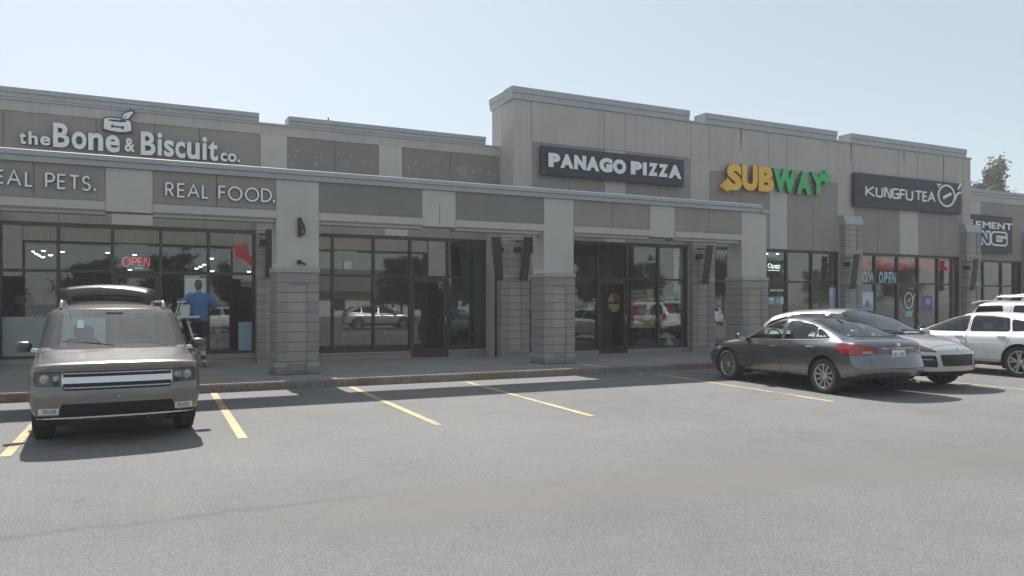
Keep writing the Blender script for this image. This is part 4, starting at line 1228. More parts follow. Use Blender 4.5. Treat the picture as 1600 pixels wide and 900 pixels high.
for s in (1, -1):
    b.ellip((s*.078, .02, 1.745), (.014, .026, .036), 10, 8)     # ears
    b.ellip((s*.03, .112, 1.772), (.022, .012, .010), 10, 6)     # brow
    b.tube([(s*.105, .0, .93), (s*.11, .0, .72), (s*.105, .01, .50), (s*.105, -.02, .36), (s*.105, -.01, .12), (s*.105, .0, .05)], [.10, .085, .062, .062, .042, .042], 14)
    b.tube([(s*.105, -.05, .035), (s*.11, .06, .04), (s*.115, .16, .025)], [.035, .04, .03], 10)
    a = arms[s]
    b.tube(a, [.058, .052, .043, .040, .028], 12)
    # palm, four unequal bent fingers and a thumb
    w = a[-1]; d = (a[-1]-a[-2]).normalized(); side = Vector((0, 0, 1)).cross(d).normalized(); up = d.cross(side).normalized()
    pm_ = w + d*.05
    b.tube([w, w + d*.045, w + d*.095], [.026, .038, .034], 10)
    for i, ln in enumerate((.062, .075, .078, .068)):
        o = up*(-.030 + .020*i)
        p0 = w + d*.085 + o; p1 = p0 + d*ln*.55; p2 = p1 + d*ln*.40 - side*s*.018; p3 = p2 + d*ln*.2 - side*s*.022
        b.tube([p0, p1, p2, p3], [.0095, .009, .008, .006], 8)
    t0 = w + d*.03 + up*.028
    b.tube([t0, t0 + d*.03 + up*.028, t0 + d*.06 + up*.034 - side*s*.012], [.013, .011, .008], 8)
remeshed(b, 'body', SKIN, man, .0085, 4)
sh = MB()
loft(sh, [(0, -.0, .90, .215, .165), (0, -.0, .98, .215, .165), (0, .005, 1.06, .212, .163), (0, .01, 1.16, .205, .155), (0, .005, 1.30, .212, .15), (0, 0, 1.42, .217, .138), (0, -.005, 1.50, .185, .105), (0, .0, 1.555, .105, .082), (0, .01, 1.585, .08, .075)])
for s in (1, -1):
    a = arms[s]
    sh.tube([a[0]-Vector((s*.06, 0, -.0)), a[0], a[1], a[1].lerp(a[2], .75)], [.085, .088, .085, .082], 14)
remeshed(sh, 'shirt', SHIRT, man, .012, 5)
so = MB()
loft(so, [(0, 0, .82, .20, .155), (0, 0, .92, .205, .16), (0, .0, 1.0, .198, .155)])
for s in (1, -1): so.tube([(s*.10, 0, .90), (s*.115, .0, .74), (s*.12, .005, .52)], [.12, .118, .112], 16)
remeshed(so, 'shorts', SHORT, man, .012, 4)
h = MB()
h.ellip((0, .012, 1.785), (.083, .098, .105), 20, 12)
h.ellip((0, -.02, 1.72), (.078, .072, .08), 18, 10)
remeshed(h, 'hair', HAIR, man, .009, 3)
for s in (1, -1):
    m = MB(); m.tube([(s*.105, -.01, .04), (s*.105, -.01, .20)], [.052, .050], 14); m.build('sock', SOCK, man)
    m = MB(); m.tube([(s*.105, -.085, .045), (s*.105, -.05, .05), (s*.11, .05, .055), (s*.118, .15, .04), (s*.12, .20, .03)], [.025, .048, .052, .046, .022], 14)
    o = m.build('shoe', SHOE, man)
    for v in o.data.vertices: v.co.z = max(v.co.z, .0)
    m = MB(); m.ellip((s*.03, .118, 1.757), (.012, .008, .009), 10, 8); m.build('eye', pm('eye_white' if s > 0 else 'eye_white_left', (.6, .58, .55)), man)
m = MB(); m.tube([(-.022, .124, 1.69), (0, .127, 1.688), (.022, .124, 1.69)], .005, 6); m.build('mouth', pm('lips', (.35, .15, .13)), man)

# ------------------------------------------------------------------ stepladder, its tray, the white box on the tray
ALU = plain('aluminium', (.62, .62, .60), .4, .6, var=.06)
PALEP = plain('pale_plastic', (.60, .62, .60), .5, var=.04)
lz = floor_z(1.0) - .004
yaw = R(-12)
ux, wx = Vector((math.cos(yaw), math.sin(yaw), 0)), Vector((-math.sin(yaw), math.cos(yaw), 0))
ap = Vector((foot.x, 19.10, lz)) - ux*.37
lad = thing('stepladder', 'open aluminium stepladder with a tray under the man at the window', 'ladder', ap, yaw)
H_ = 1.55
for s in (-1, 1):
    m = MB(); m.tube([(.48, s*.22, .0), (.03, s*.17, H_)], .022, 8); m.build('rail', ALU, lad)
    m = MB(); m.tube([(-.46, s*.22, .0), (-.03, s*.17, H_)], .018, 8); m.build('support_leg', ALU, lad)
    for x in (.48, -.46):
        m = MB(); m.box(x-.03, x+.03, s*.22-.03, s*.22+.03, .0, .035); m.build('rubber_foot', BLACK, lad)
for z in (.175, .52, .80, 1.08):
    x = .48 + (.03-.48)*(z/H_)
    m = MB(); m.box(x-.05 if z > .3 else x-.14, x+.05 if z > .3 else x+.15, -.2, .2 if z > .3 else .34, z, z+.03); m.build('step', ALU, lad)
m = MB(); m.box(-.08, .09, -.2, .2, H_, H_+.04); m.build('top_cap', PALEP, lad, .006)
m = MB(); m.box(-.10, .40, -.36, -.03, 1.20, 1.222); m.box(-.10, .40, -.36, -.345, 1.222, 1.25); m.box(-.10, .40, -.045, -.03, 1.222, 1.25); m.build('tray', PALEP, lad)
m = MB(); m.tube([(-.40, -.2, .5), (.33, -.2, .5)], .01, 6); m.build('spreader', ALU, lad)
o = MB(); o.hexa([(-.085, -.07, 0), (.085, -.07, 0), (.085, .07, 0), (-.085, .07, 0), (-.10, -.085, .27), (.10, -.085, .27), (.10, .085, .27), (-.10, .085, .27)])
o.lathe([(.09, .268), (.10, .275), (.10, .283), (.085, .281)], 20, 'z')
bx = o.build('bucket', PALEP, None, .008)
bx.location = ap + ux*.10 - wx*.20 + Vector((0, 0, 1.2225)); bx.rotation_euler = (0, 0, yaw)
tag(bx, 'white plastic tub standing on the stepladder tray', 'bucket')
# ------------------------------------------------------------------ cars
def guide(pts, soft=.05):
    """linear interpolation along the car with softly rounded corners"""
    p = sorted(pts)
    xs = np.array([a for a, b in p], float); ys = np.array([b for a, b in p], float)
    def f(x):
        acc = 0.0
        for w, d in ((.1, -1.6), (.2, -.8), (.4, 0), (.2, .8), (.1, 1.6)):
            acc += w * float(np.interp(x + d * soft, xs, ys))
        return acc
    return f


def pchip(t, y, tq):
    h = np.diff(t); d = np.diff(y) / h
    m = np.zeros(len(t))
    for i in range(1, len(t) - 1):
        if d[i-1] * d[i] > 0:
            w1 = 2*h[i] + h[i-1]; w2 = h[i] + 2*h[i-1]
            m[i] = (w1 + w2) / (w1 / d[i-1] + w2 / d[i])
    m[0], m[-1] = d[0], d[-1]
    out = []
    for q in tq:
        i = min(max(int(np.searchsorted(t, q)) - 1, 0), len(h) - 1)
        s = (q - t[i]) / h[i]
        out.append(y[i]*(1+2*s)*(1-s)**2 + h[i]*m[i]*s*(1-s)**2 + y[i+1]*s*s*(3-2*s) + h[i]*m[i+1]*s*s*(s-1))
    return np.array(out)


SEG = (2, 3, 6, 5, 6, 10, 6, 6)


def car_shell(S):
    L2 = S['L'] / 2
    G = {k: guide(S[k], S.get('soft', .05)) for k in ('zb', 'y2', 'z2', 'y3', 'z3', 'y4', 'z4', 'y5', 'z5', 'y6', 'z6', 'zc')}
    fz = guide(S['fprof'], .02); rz = guide(S['rprof'], .02)
    ns = int(S['L'] / .045)
    r = S.get('corner', .12)
    xs = list(np.linspace(-L2 + r, L2 - r, ns))
    fil = [r * (1 - math.cos(a)) for a in np.linspace(0, math.pi/2, 6)]
    xs = [-L2 + e for e in fil[:-1]] + xs + [L2 - e for e in fil[:-1]][::-1]
    W2 = S['W'] / 2
    def warp(x, y, z):
        a = min(1, abs(y) / W2)
        d = .75
        w = max(0, (x - (L2 - d)) / d); w = w*w*(3 - 2*w)
        x2 = x - w * (fz(z) + S['fbow'] * a ** S.get('fexp', 2.4))
        w = max(0, (-x - (L2 - d)) / d); w = w*w*(3 - 2*w)
        return x2 + w * (rz(z) + S['rbow'] * a ** 2.4)
    rings = []
    for x in xs:
        e = min(L2 - abs(x), r)
        sh = r - math.sqrt(max(0, r*r - (r - e)**2))
        g = {k: G[k](x) for k in G}
        z7 = g['zc'] - .14 * (g['zc'] - g['z6']) - .002
        P = [(0, g['zb']), (.7*g['y2'], g['zb']), (g['y2'], g['z2']), (g['y3'], g['z3']), (g['y4'], g['z4']),
             (g['y5'], g['z5']), (g['y6'], g['z6']), (.55*g['y6'], z7), (0, g['zc'])]
        t = [0]
        for i in range(1, len(P)):
            t.append(t[-1] + max(.004, math.hypot(P[i][0]-P[i-1][0], P[i][1]-P[i-1][1])))
        tq = []
        for i in range(len(P) - 1):
            tq += [t[i] + (t[i+1] - t[i]) * k / SEG[i] for k in range(SEG[i])]
        tq.append(t[-1])
        ta = np.array(t)
        yy = pchip(ta, np.array([p[0] for p in P]), tq); zz = pchip(ta, np.array([p[1] for p in P]), tq)
        zmid = .5 * (g['zb'] + g['zc'])
        ring = []
        for y, z in zip(yy, zz):
            y2 = max(0, y - sh * min(1, y / .3))
            zz2 = z - sh * .35 * max(-1, min(1, (z - zmid) / .3))
            ring.append((x, y2, zz2))
        rings.append(ring)
    n = len(rings[0])
    V, F = [], []
    for ring in rings:
        for (x, y, z) in ring: V.append((warp(x, y, z), y, z))
        for (x, y, z) in ring[1:-1][::-1]: V.append((warp(x, y, z), -y, z))
    m = 2*n - 2
    for i in range(len(rings) - 1):
        for k in range(m):
            F.append((i*m+k, i*m+(k+1) % m, (i+1)*m+(k+1) % m, (i+1)*m+k))
    M_ = 25
    for ri in (0, len(rings) - 1):
        base = len(V)
        for (x, y, z) in rings[ri]:
            for j in range(M_ + 1):
                yy = y * (1 - 2 * j / M_)
                V.append((warp(x, yy, z), yy, z))
        for i in range(n - 1):
            for j in range(M_):
                a = base + i*(M_+1) + j
                F.append((a, a+1, a+M_+2, a+M_+1))
    bm = bmesh.new()
    bv = [bm.verts.new(v) for v in V]
    for f in F:
        try: bm.faces.new([bv[i] for i in f])
        except ValueError: pass
    bmesh.ops.remove_doubles(bm, verts=bm.verts, dist=1e-4)
    bmesh.ops.dissolve_degenerate(bm, edges=bm.edges, dist=1e-5)
    bmesh.ops.recalc_face_normals(bm, faces=bm.faces)
    bm.normal_update()
    for _ in range(1):
        bmesh.ops.smooth_vert(bm, verts=bm.verts, factor=.35, use_axis_x=True, use_axis_y=True, use_axis_z=True)
    bm.normal_update()
    lay = bm.verts.layers.float_vector.new('n0')
    for v in bm.verts: v[lay] = v.normal
    for f in bm.faces: f.smooth = True
    return bm, lay


def ccw(poly):
    a = sum(poly[i][0]*poly[(i+1) % len(poly)][1] - poly[(i+1) % len(poly)][0]*poly[i][1] for i in range(len(poly)))
    return list(poly) if a > 0 else list(poly)[::-1]


def grow(poly, d):
    p = ccw(poly); n = len(p); out = []
    for i in range(n):
        a, b, c = Vector(p[i-1]), Vector(p[i]), Vector(p[(i+1) % n])
        n1 = Vector(((b-a).y, -(b-a).x)).normalized(); n2 = Vector(((c-b).y, -(c-b).x)).normalized()
        k = 1 + n1.dot(n2)
        out.append(tuple(b + (n1 + n2) * (d / max(k, .35))))
    return out


def rounded(poly, r, seg=4):
    p = ccw(poly); n = len(p); out = []
    for i in range(n):
        a, b, c = Vector(p[i-1]), Vector(p[i]), Vector(p[(i+1) % n])
        d1 = min(r, (a-b).length*.45); d2 = min(r, (c-b).length*.45)
        s = b + (a-b).normalized()*d1; e = b + (c-b).normalized()*d2
        for k in range(seg + 1):
            t = k / seg
            out.append(tuple(s*(1-t)**2 + b*2*t*(1-t) + e*t*t))
    return out


def circle(cx, cz, r, n=36):
    return [(cx + r*math.cos(2*math.pi*k/n), cz + r*math.sin(2*math.pi*k/n)) for k in range(n)]


def clip(bm, faces, poly, ax):
    inside = [f for f in faces if f.is_valid]
    outside = []
    p = ccw(poly)
    for i in range(len(p)):
        a, b = p[i], p[(i+1) % len(p)]
        dx, dy = b[0]-a[0], b[1]-a[1]
        if math.hypot(dx, dy) < 1e-6: continue
        co = Vector((0, 0, 0)); no = Vector((0, 0, 0))
        co[ax[0]], co[ax[1]] = a; no[ax[0]], no[ax[1]] = dy, -dx
        no.normalize()
        es = {e for f in inside for e in f.edges}; vs = {v for f in inside for v in f.verts}
        if not inside: break
        g = bmesh.ops.bisect_plane(bm, geom=inside + list(es) + list(vs), dist=1e-6, plane_co=co, plane_no=no)
        new = [f for f in g['geom'] if isinstance(f, bmesh.types.BMFace) and f.is_valid]
        inside = []
        for f in new:
            (inside if (f.calc_center_median() - co).dot(no) < 0 else outside).append(f)
    return inside, outside


def near(bm, poly, ax, test, pad=.06, allm=False):
    a0 = min(p[0] for p in poly) - pad; a1 = max(p[0] for p in poly) + pad
    b0 = min(p[1] for p in poly) - pad; b1 = max(p[1] for p in poly) + pad
    out = []
    for f in bm.faces:
        c = f.calc_center_median()
        if a0 < c[ax[0]] < a1 and b0 < c[ax[1]] < b1 and (f.material_index == 0 or allm) and test(c, f.normal):
            out.append(f)
    return out


def to_object(bm, lay, faces, name, mats, parent, keep=False, push=0.0, mi=0):
    idx, vs, fs, ns, ms = {}, [], [], [], []
    for f in faces:
        q = []
        for v in f.verts:
            if v.index not in idx or True:
                key = v
                if key not in idx:
                    idx[key] = len(vs); nn = Vector(v[lay]).normalized() if Vector(v[lay]).length > 0 else v.normal
                    ns.append(nn); vs.append(v.co + nn * push)
            q.append(idx[v])
        fs.append(q); ms.append(f.material_index if keep else mi)
    me = bpy.data.meshes.new(name)
    me.from_pydata(vs, [], fs)
    for m in (mats if isinstance(mats, (list, tuple)) else [mats]): me.materials.append(m)
    me.polygons.foreach_set('material_index', ms)
    me.polygons.foreach_set('use_smooth', [True]*len(fs))
    me.update()
    me.normals_split_custom_set_from_vertices(ns)
    return link(name, me, parent)


def cut_part(bm, lay, poly, ax, test, name, mats, parent, seam=.0, seam_mi=1, push=0.0, label=None):
    """cut an outline out of the shell: its faces become a part of their own, with a dark seam round it"""
    big = grow(poly, seam) if seam else poly
    ins, _ = clip(bm, near(bm, big, ax, test, allm=name == 'windscreen'), big, ax)
    if seam:
        ins, ring = clip(bm, ins, poly, ax)
        for f in ring:
            if f.is_valid: f.material_index = seam_mi
    if not ins: return None
    o = to_object(bm, lay, ins, name, mats, parent, push=push)
    if label: o['label'] = label
    bmesh.ops.delete(bm, geom=ins, context='FACES')
    return o


def paint_zone(bm, poly, ax, test, mi):
    ins, _ = clip(bm, near(bm, poly, ax, test), poly, ax)
    for f in ins: f.material_index = mi


def make_wheel(parent, x, y, side, rad, wid, rim_r, style, MT):
    w = thing('wheel', None, None); w.parent = parent; w.location = (x, y, rad)
    t = MB()
    h = wid / 2
    prof = [(rim_r, -h*.82), (rim_r+.012, -h*.95), (rad*.86, -h), (rad*.95, -h*.93), (rad*.99, -h*.72), (rad, -h*.4)]
    prof += [(rad, -h*.12), (rad-.004, -h*.11), (rad-.004, -h*.08), (rad, -h*.07)]
    prof = prof + [(r, -z) for r, z in prof[::-1]]
    t.lathe(prof, 44, 'y')
    t.build('tyre', MT['tyre'], w)
    m = MB(); s = side
    m.lathe([(rim_r*1.0, -s*h*.8), (rim_r*.94, -s*h*.5), (rim_r*.92, s*h*.1), (rim_r*.95, s*h*.6), (rim_r*1.01, s*h*.86), (rim_r*1.03, s*h*.9), (rim_r*1.0, s*h*.95), (rim_r*.95, s*h*.84)], 40, 'y')
    m.lathe([(rim_r*.94, s*h*.05), (.02, s*h*.05)], 30, 'y', mi=1)                  # dark disc behind the spokes
    m.lathe([(rim_r*.24, s*h*.5), (rim_r*.22, s*h*.72), (rim_r*.12, s*h*.78), (.0, s*h*.78)], 20, 'y')
    n, tw, w0, w1 = style
    for k in range(n):
        a = 2*math.pi*k/n + .2
        for q in ((0,) if tw == 0 else (-tw, tw)):
            a0, a1 = a + q*.4, a + q
            def P(r, an, off, yy):
                return (r*math.cos(an) - off*math.sin(an), yy, r*math.sin(an) + off*math.cos(an))
            r0, r1 = rim_r*.18, rim_r*.97
            y0, y1 = s*h*.68, s*h*.74
            lo = s*h*.25
            m.hexa([P(r0,a0,-w0,lo), P(r1,a1,-w1,lo), P(r1,a1,w1,lo), P(r0,a0,w0,lo),
                    P(r0,a0,-w0*.8,y0), P(r1,a1,-w1*.7,y1), P(r1,a1,w1*.7,y1), P(r0,a0,w0*.8,y0)])
    m.build('rim', [MT['rim'], MT['dark']], w)
    return w


def make_car(S, name, label, MT, group=None):
    root = thing(name, label, S['cat'], group=group)
    bm, lay = car_shell(S)
    bvh = BVHTree.FromBMesh(bm)
    L2, W2 = S['L']/2, S['W']/2
    SIDE = {1: (lambda c, n: c.y > .3 and n.y > .12), -1: (lambda c, n: c.y < -.3 and n.y < -.12)}
    def FR(c, n): return c.x > L2 - 1.0 and n.x > .1
    def RE(c, n): return c.x < -L2 + 1.0 and n.x < -.1
    seam, black = 1, 2
    bmats = [MT['paint'], MT['seam'], MT['trim']]
    # wheel arches
    for ax_x in S['axles']:
        poly = circle(ax_x, S['wr'] + .01, S['wr'] + S.get('archgap', .055), 40)
        for s in (1, -1):
            ins, _ = clip(bm, near(bm, poly, (0, 2), lambda c, n: c.y*s > W2 - .34), poly, (0, 2))
            if S.get('cladding'):
                pass
            bmesh.ops.delete(bm, geom=ins, context='FACES')
            m = MB()
            R_ = S['wr'] + S.get('archgap', .055)
            vs, fs = [], []
            for k in range(25):
                t = math.pi * (k / 24 * 1.3 - .15)
                for yy in (W2 - .03, W2 - .42):
                    vs.append((ax_x + R_*math.cos(t), s*yy, S['wr'] + .01 + R_*math.sin(t)))
            for k in range(24): fs.append((2*k, 2*k+1, 2*k+3, 2*k+2))
            c0 = len(vs); vs.append((ax_x, s*(W2-.42), S['wr'])); 
            for k in range(24): fs.append((2*k+1, c0, 2*k+3))
            m.add(vs, fs)
            m.build('wheel_liner', MT['dark'], root)
    if S.get('sill'):
        z = S['sill']
        for s in (1, -1):
            paint_zone(bm, [(-L2, .1), (L2, .1), (L2, z), (-L2, z)], (0, 2), SIDE[s], black)
    # painted / plastic zones of the front and rear
    for poly in S.get('fblack', ()): paint_zone(bm, poly, (1, 2), FR, black)
    for poly in S.get('rblack', ()): paint_zone(bm, poly, (1, 2), RE, black)
    # glass
    if 'pillar' in S: paint_zone(bm, S['pillar'], (1, 2), lambda c, n: c.x > S['screen_x'] and n.x > .015, black)
    if 'screen' in S:
        cut_part(bm, lay, rounded(S['screen'], .06), (1, 2), lambda c, n: c.x > S['screen_x'] and n.x > .15 and n.z > .1, 'windscreen', MT['glass'], root, S.get('frit', .022), black)
    if 'rearwin' in S:
        cut_part(bm, lay, rounded(S['rearwin'], .06), (1, 2), lambda c, n: c.x < S['rearwin_x'] and n.x < -.1, 'rear_window', MT['rglass'], root, .02, black)
    if 'hatch' in S:     # the open tail
        ins, _ = clip(bm, near(bm, S['hatch'], (1, 2), lambda c, n: c.x < S['hatch_x'] and n.x < -.15), S['hatch'], (1, 2))
        bmesh.ops.delete(bm, geom=ins, context='FACES')
    doors = {}
    for s in (1, -1):
        wins = []
        for wpoly, kind in S['windows']:
            poly = rounded(wpoly, S.get('wround', .04))
            o = cut_part(bm, lay, poly, (0, 2), SIDE[s], 'window', MT['glass'] if kind == 'clear' else MT['rglass'], root, .018, black)
            wins.append(o)
        for i, dpoly in enumerate(S['doors']):
            d = cut_part(bm, lay, rounded(dpoly, .05), (0, 2), SIDE[s], 'door', bmats, root, .007, seam)
            if d is None: continue
            for wi in S['door_windows'][i]:
                if wins[wi]: wins[wi].parent = d
            hx, hz = S['handles'][i]
            hit = bvh.ray_cast(Vector((hx, s*3, hz)), Vector((0, -s, 0)))[0]
            if hit:
                m = MB()
                y = hit.y
                m.hexa([(hx-.1, y - s*.005, hz-.014), (hx+.1, y - s*.005, hz-.018), (hx+.1, y + s*.01, hz-.016), (hx-.1, y + s*.01, hz-.012),
                        (hx-.1, y - s*.005, hz+.016), (hx+.1, y - s*.005, hz+.014), (hx+.1, y + s*.022, hz+.010), (hx-.1, y + s*.034, hz+.012)])
                m.build('handle', MT['handle'], d, .006)
            doors[(s, i)] = d
        if 'beltline' in S:     # bright strip under the windows
            m = MB()
            pts = []
            for x in np.linspace(S['beltline'][0], S['beltline'][1], 26):
                z = S['beltz'](x)
                hit = bvh.ray_cast(Vector((x, s*3, z)), Vector((0, -s, 0)))[0]
                if hit: pts.append(hit)
            vs, fs = [], []
            for p in pts:
                vs += [(p.x, p.y + s*.001, p.z-.011), (p.x, p.y + s*.007, p.z), (p.x, p.y - s*.004, p.z+.011)]
            for k in range(len(pts)-1):
                fs += [(3*k, 3*k+3, 3*k+4, 3*k+1), (3*k+1, 3*k+4, 3*k+5, 3*k+2)]
            m.add(vs, fs, 0, True)
            m.build('belt_moulding', MT['chrome'], root)
    # lamps cut from the shell
    for nm, poly, axn, test, mat in S.get('lamps', ()):
        for s in (1, -1):
            pp = [(s*a, b) for a, b in poly] if axn == (1, 2) else poly
            tt = (lambda c, n, s=s: (FR(c, n) if test == 'f' else RE(c, n)) and c.y*s > .05) if axn == (1, 2) else (lambda c, n, s=s: SIDE[s](c, n))
            cut_part(bm, lay, rounded(pp, .02, 3), axn, tt, nm, MT[mat], root, .008, seam)
    for nm, poly, test, mat in S.get('front_panels', ()):
        cut_part(bm, lay, rounded(poly, .03, 3), (1, 2), FR if test == 'f' else RE, nm, MT[mat], root, .006, seam, push=-.012)
    if 'hood' in S:
        for poly in S['hood']:
            big = grow(poly, .011)
            ins, _ = clip(bm, near(bm, big, (0, 1), lambda c, n: n.z > .3 and c.z > .6 and c.x > .4), big, (0, 1))
            ins, ring = clip(bm, ins, poly, (0, 1))
            for f in ring: f.material_index = seam
            o = to_object(bm, lay, [f for f in ins if f.is_valid], 'bonnet', bmats, root, keep=True)
            bmesh.ops.delete(bm, geom=[f for f in ins if f.is_valid], context='FACES')
    if 'trunk' in S:
        poly = S['trunk']; big = grow(poly, .006)
        ins, _ = clip(bm, near(bm, big, (0, 1), lambda c, n: n.z > .3 and c.x < -1.2 and c.z > .6), big, (0, 1))
        ins, ring = clip(bm, ins, poly, (0, 1))
        for f in ring: f.material_index = seam
        to_object(bm, lay, [f for f in ins if f.is_valid], 'boot_lid', bmats, root, keep=True)
        bmesh.ops.delete(bm, geom=[f for f in ins if f.is_valid], context='FACES')
    to_object(bm, lay, [f for f in bm.faces], 'body', bmats, root, keep=True)
    bm.free()
    # wheels
    for ax_x in S['axles']:
        for s in (1, -1):
            make_wheel(root, ax_x, s*(W2 - S['ww']/2 - S.get('inset', .025)), s, S['wr'], S['ww'], S['rim_r'], S['spokes'], MT)
    # mirrors
    mx, mz = S['mirror']
    for s in (1, -1):
        hit = bvh.ray_cast(Vector((mx, s*3, mz - .02)), Vector((0, -s, 0)))[0]
        y = hit.y if hit else s*W2*.9
        a, b, c_ = S.get('mirror_size', (.09, .11, .075))
        m = MB()
        m.ellip((mx + .0, y + s*(S.get('mo', .07) + b), mz + .05), (a, b, c_), 16, 10)
        o = m.build('mirror', MT['mirror'], root)
        for v in o.data.vertices:       # square the housing off and flatten its glass side
            d = v.co - Vector((mx, y + s*(S.get('mo', .07)+b), mz+.05))
            v.co.y = y + s*(S.get('mo', .07)+b) + math.copysign(abs(d.y/b)**.6*b, d.y); v.co.z = mz+.05 + math.copysign(abs(d.z/c_)**.65*c_, d.z)
            if v.co.x < mx - a*.35: v.co.x = mx - a*.35
        m = MB(); m.hexa([(mx-.05, y-s*.04, mz-.03), (mx+.06, y-s*.04, mz-.03), (mx+.04, y+s*.12, mz+.0), (mx-.03, y+s*.12, mz+.0),
                          (mx-.05, y-s*.04, mz+.02), (mx+.06, y-s*.04, mz+.02), (mx+.04, y+s*.12, mz+.035), (mx-.03, y+s*.12, mz+.035)])
        m.build('arm', MT['mirror_arm'], o, .008)
        m = MB(); m.box(mx-a*.35-.003, mx-a*.35-.008, y+s*.09, y+s*(.04+2*b), mz+.0, mz+.1)
        m.build('mirror_glass', MT['chrome'], o)
    # cabin
    fz = S['floor_z']
    for i, (sx, rows) in enumerate(S['seats']):
        for sy in rows:
            m = MB()
            zt = S['seat_z']
            m.box(sx-.02, sx+.5, sy-.25, sy+.25, fz, fz+.32)
            m.hexa([(sx-.14, sy-.25, fz+.26), (sx+.03, sy-.25, fz+.26), (sx+.03, sy+.25, fz+.26), (sx-.14, sy+.25, fz+.26),
                    (sx-.3, sy-.21, zt), (sx-.17, sy-.21, zt), (sx-.17, sy+.21, zt), (sx-.3, sy+.21, zt)])
            m.box(sx-.31, sx-.2, sy-.12, sy+.12, zt+.03, zt+.2)
            m.tube([(sx-.25, sy-.05, zt-.02), (sx-.25, sy-.05, zt+.05)], .008, 6); m.tube([(sx-.25, sy+.05, zt-.02), (sx-.25, sy+.05, zt+.05)], .008, 6)
            m.build('seat', MT['seat'], root, .035)
    dx, dz = S['dash']
    m = MB()
    m.hexa([(dx-.3, -W2+.2, dz-.28), (dx+.3, -W2+.2, dz-.2), (dx+.3, W2-.2, dz-.2), (dx-.3, W2-.2, dz-.28),
            (dx-.25, -W2+.2, dz), (dx+.32, -W2+.2, dz-.03), (dx+.32, W2-.2, dz-.03), (dx-.25, W2-.2, dz)])
    m.build('dashboard', MT['dark'], root, .03)
    m = MB()
    c0 = Vector((dx-.38, .36, dz+.0))
    ring = [c0 + Vector((math.cos(t)*.06, math.sin(t)*.18, math.cos(t)*.16)) for t in np.linspace(0, 2*math.pi, 25)]
    m.tube(ring, .014, 7, cap=False); m.box(c0.x-.02, c0.x+.25, c0.y-.03, c0.y+.03, c0.z-.05, c0.z+.03)
    m.build('steering_wheel', MT['dark'], root)
    # wipers
    if 'wipers' in S:
        for (xa, ya, za), (xb, yb, zb_) in S['wipers']:
            m = MB(); m.tube([(xa, ya, za), ((xa+xb)/2, (ya+yb)/2, (za+zb_)/2+.015), (xb, yb, zb_)], .012, 6)
            m.build('wiper', MT['dark'], root)
    return root, bvh


def strip(bvh, pts, direction, th, depth, name, mat, parent, lift=.0, tilt=0.0):
    """bar of height th that follows the skin of the car: pts are (y, z) seen from the front (+x) or the rear (-x)"""
    m = MB(); vs, fs = [], []
    for y, z in pts:
        hit = bvh.ray_cast(Vector((direction*5, y, z)), Vector((-direction, 0, 0)))[0]
        x = hit.x if hit else 0
        x += direction*lift
        vs += [(x - direction*.02, y, z - th/2), (x + direction*(depth + tilt), y, z - th/2*.8), (x + direction*(depth - tilt), y, z + th/2*.8), (x - direction*.02, y, z + th/2)]
    n = len(pts)
    for k in range(n - 1):
        for j in range(4):
            fs.append((4*k+j, 4*k+(j+1) % 4, 4*k+4+(j+1) % 4, 4*k+4+j))
    fs.append((0, 1, 2, 3)); fs.append((4*n-4, 4*n-3, 4*n-2, 4*n-1))
    m.add(vs, fs)
    return m.build(name, mat, parent)


def badge(bvh, y, z, direction, r, mat, parent, name='badge'):
    hit = bvh.ray_cast(Vector((direction*5, y, z)), Vector((-direction, 0, 0)))[0]
    m = MB(); x = hit.x
    m.lathe([(0, x + direction*.012), (r*.8, x + direction*.011), (r, x + direction*.004), (r, x - direction*.02)], 18, 'x', (0, y, z))
    return m.build(name, mat, parent)


CARM = {}


def car_mats(col, metal, rough, handle=None, glass_=None, rglass=None, tag_=''):
    p = paint('car_paint_' + tag_, col, metal, rough)
    d = dict(CARM)
    d['paint'] = p
    d['handle'] = handle or p
    d['mirror'] = p
    d['glass'] = glass_ or CARM['clear_glass']
    d['rglass'] = rglass or CARM['tint_glass']
    return d


def car_common():
    CARM.update(
        seam=plain('panel_gap', (.012, .012, .013), .8, var=.05),
        trim=plain('black_trim', (.024, .024, .027), .75, var=.1, spec=.12),
        dark=plain('dark_plastic', (.028, .028, .03), .7, var=.1),
        tyre=plain('tyre_rubber', (.035, .034, .033), .85, var=.2, bmp=.2, bscale=90),
        rim=plain('alloy_rim', (.55, .55, .56), .3, .85, var=.06),
        chrome=plain('bright_chrome', (.75, .76, .78), .12, 1.0, var=.03),
        satin=plain('satin_silver', (.6, .61, .63), .3, .9, var=.04),
        seat=plain('seat_cloth', (.06, .06, .062), .9, var=.15, scale=20),
        clear_glass=glass('car_glass', (.62, .72, .70), 1.65),
        tint_glass=glass('privacy_glass', (.10, .11, .115), 1.65),
        lens=plain('lamp_lens', (.30, .31, .33), .18, .4, var=.35, scale=16, coat=.8),
        dark_lens=plain('smoked_lamp', (.05, .055, .065), .08, .2, var=.3, scale=14, coat=1.0),
        red_lens=plain('red_lamp', (.33, .008, .012), .12, 0, var=.35, scale=12, coat=1.0),
        grille=plain('grille_mesh', (.014, .014, .015), .5, var=.2, scale=30),
        mirror_arm=plain('mirror_foot', (.04, .04, .04), .5),
        plate=plain('plate_white', (.75, .76, .8), .5, var=.04),
        plate_blue=plain('plate_letters', (.25, .28, .45), .5, var=.04),
    )
def C(v): return [(-9, v), (9, v)]


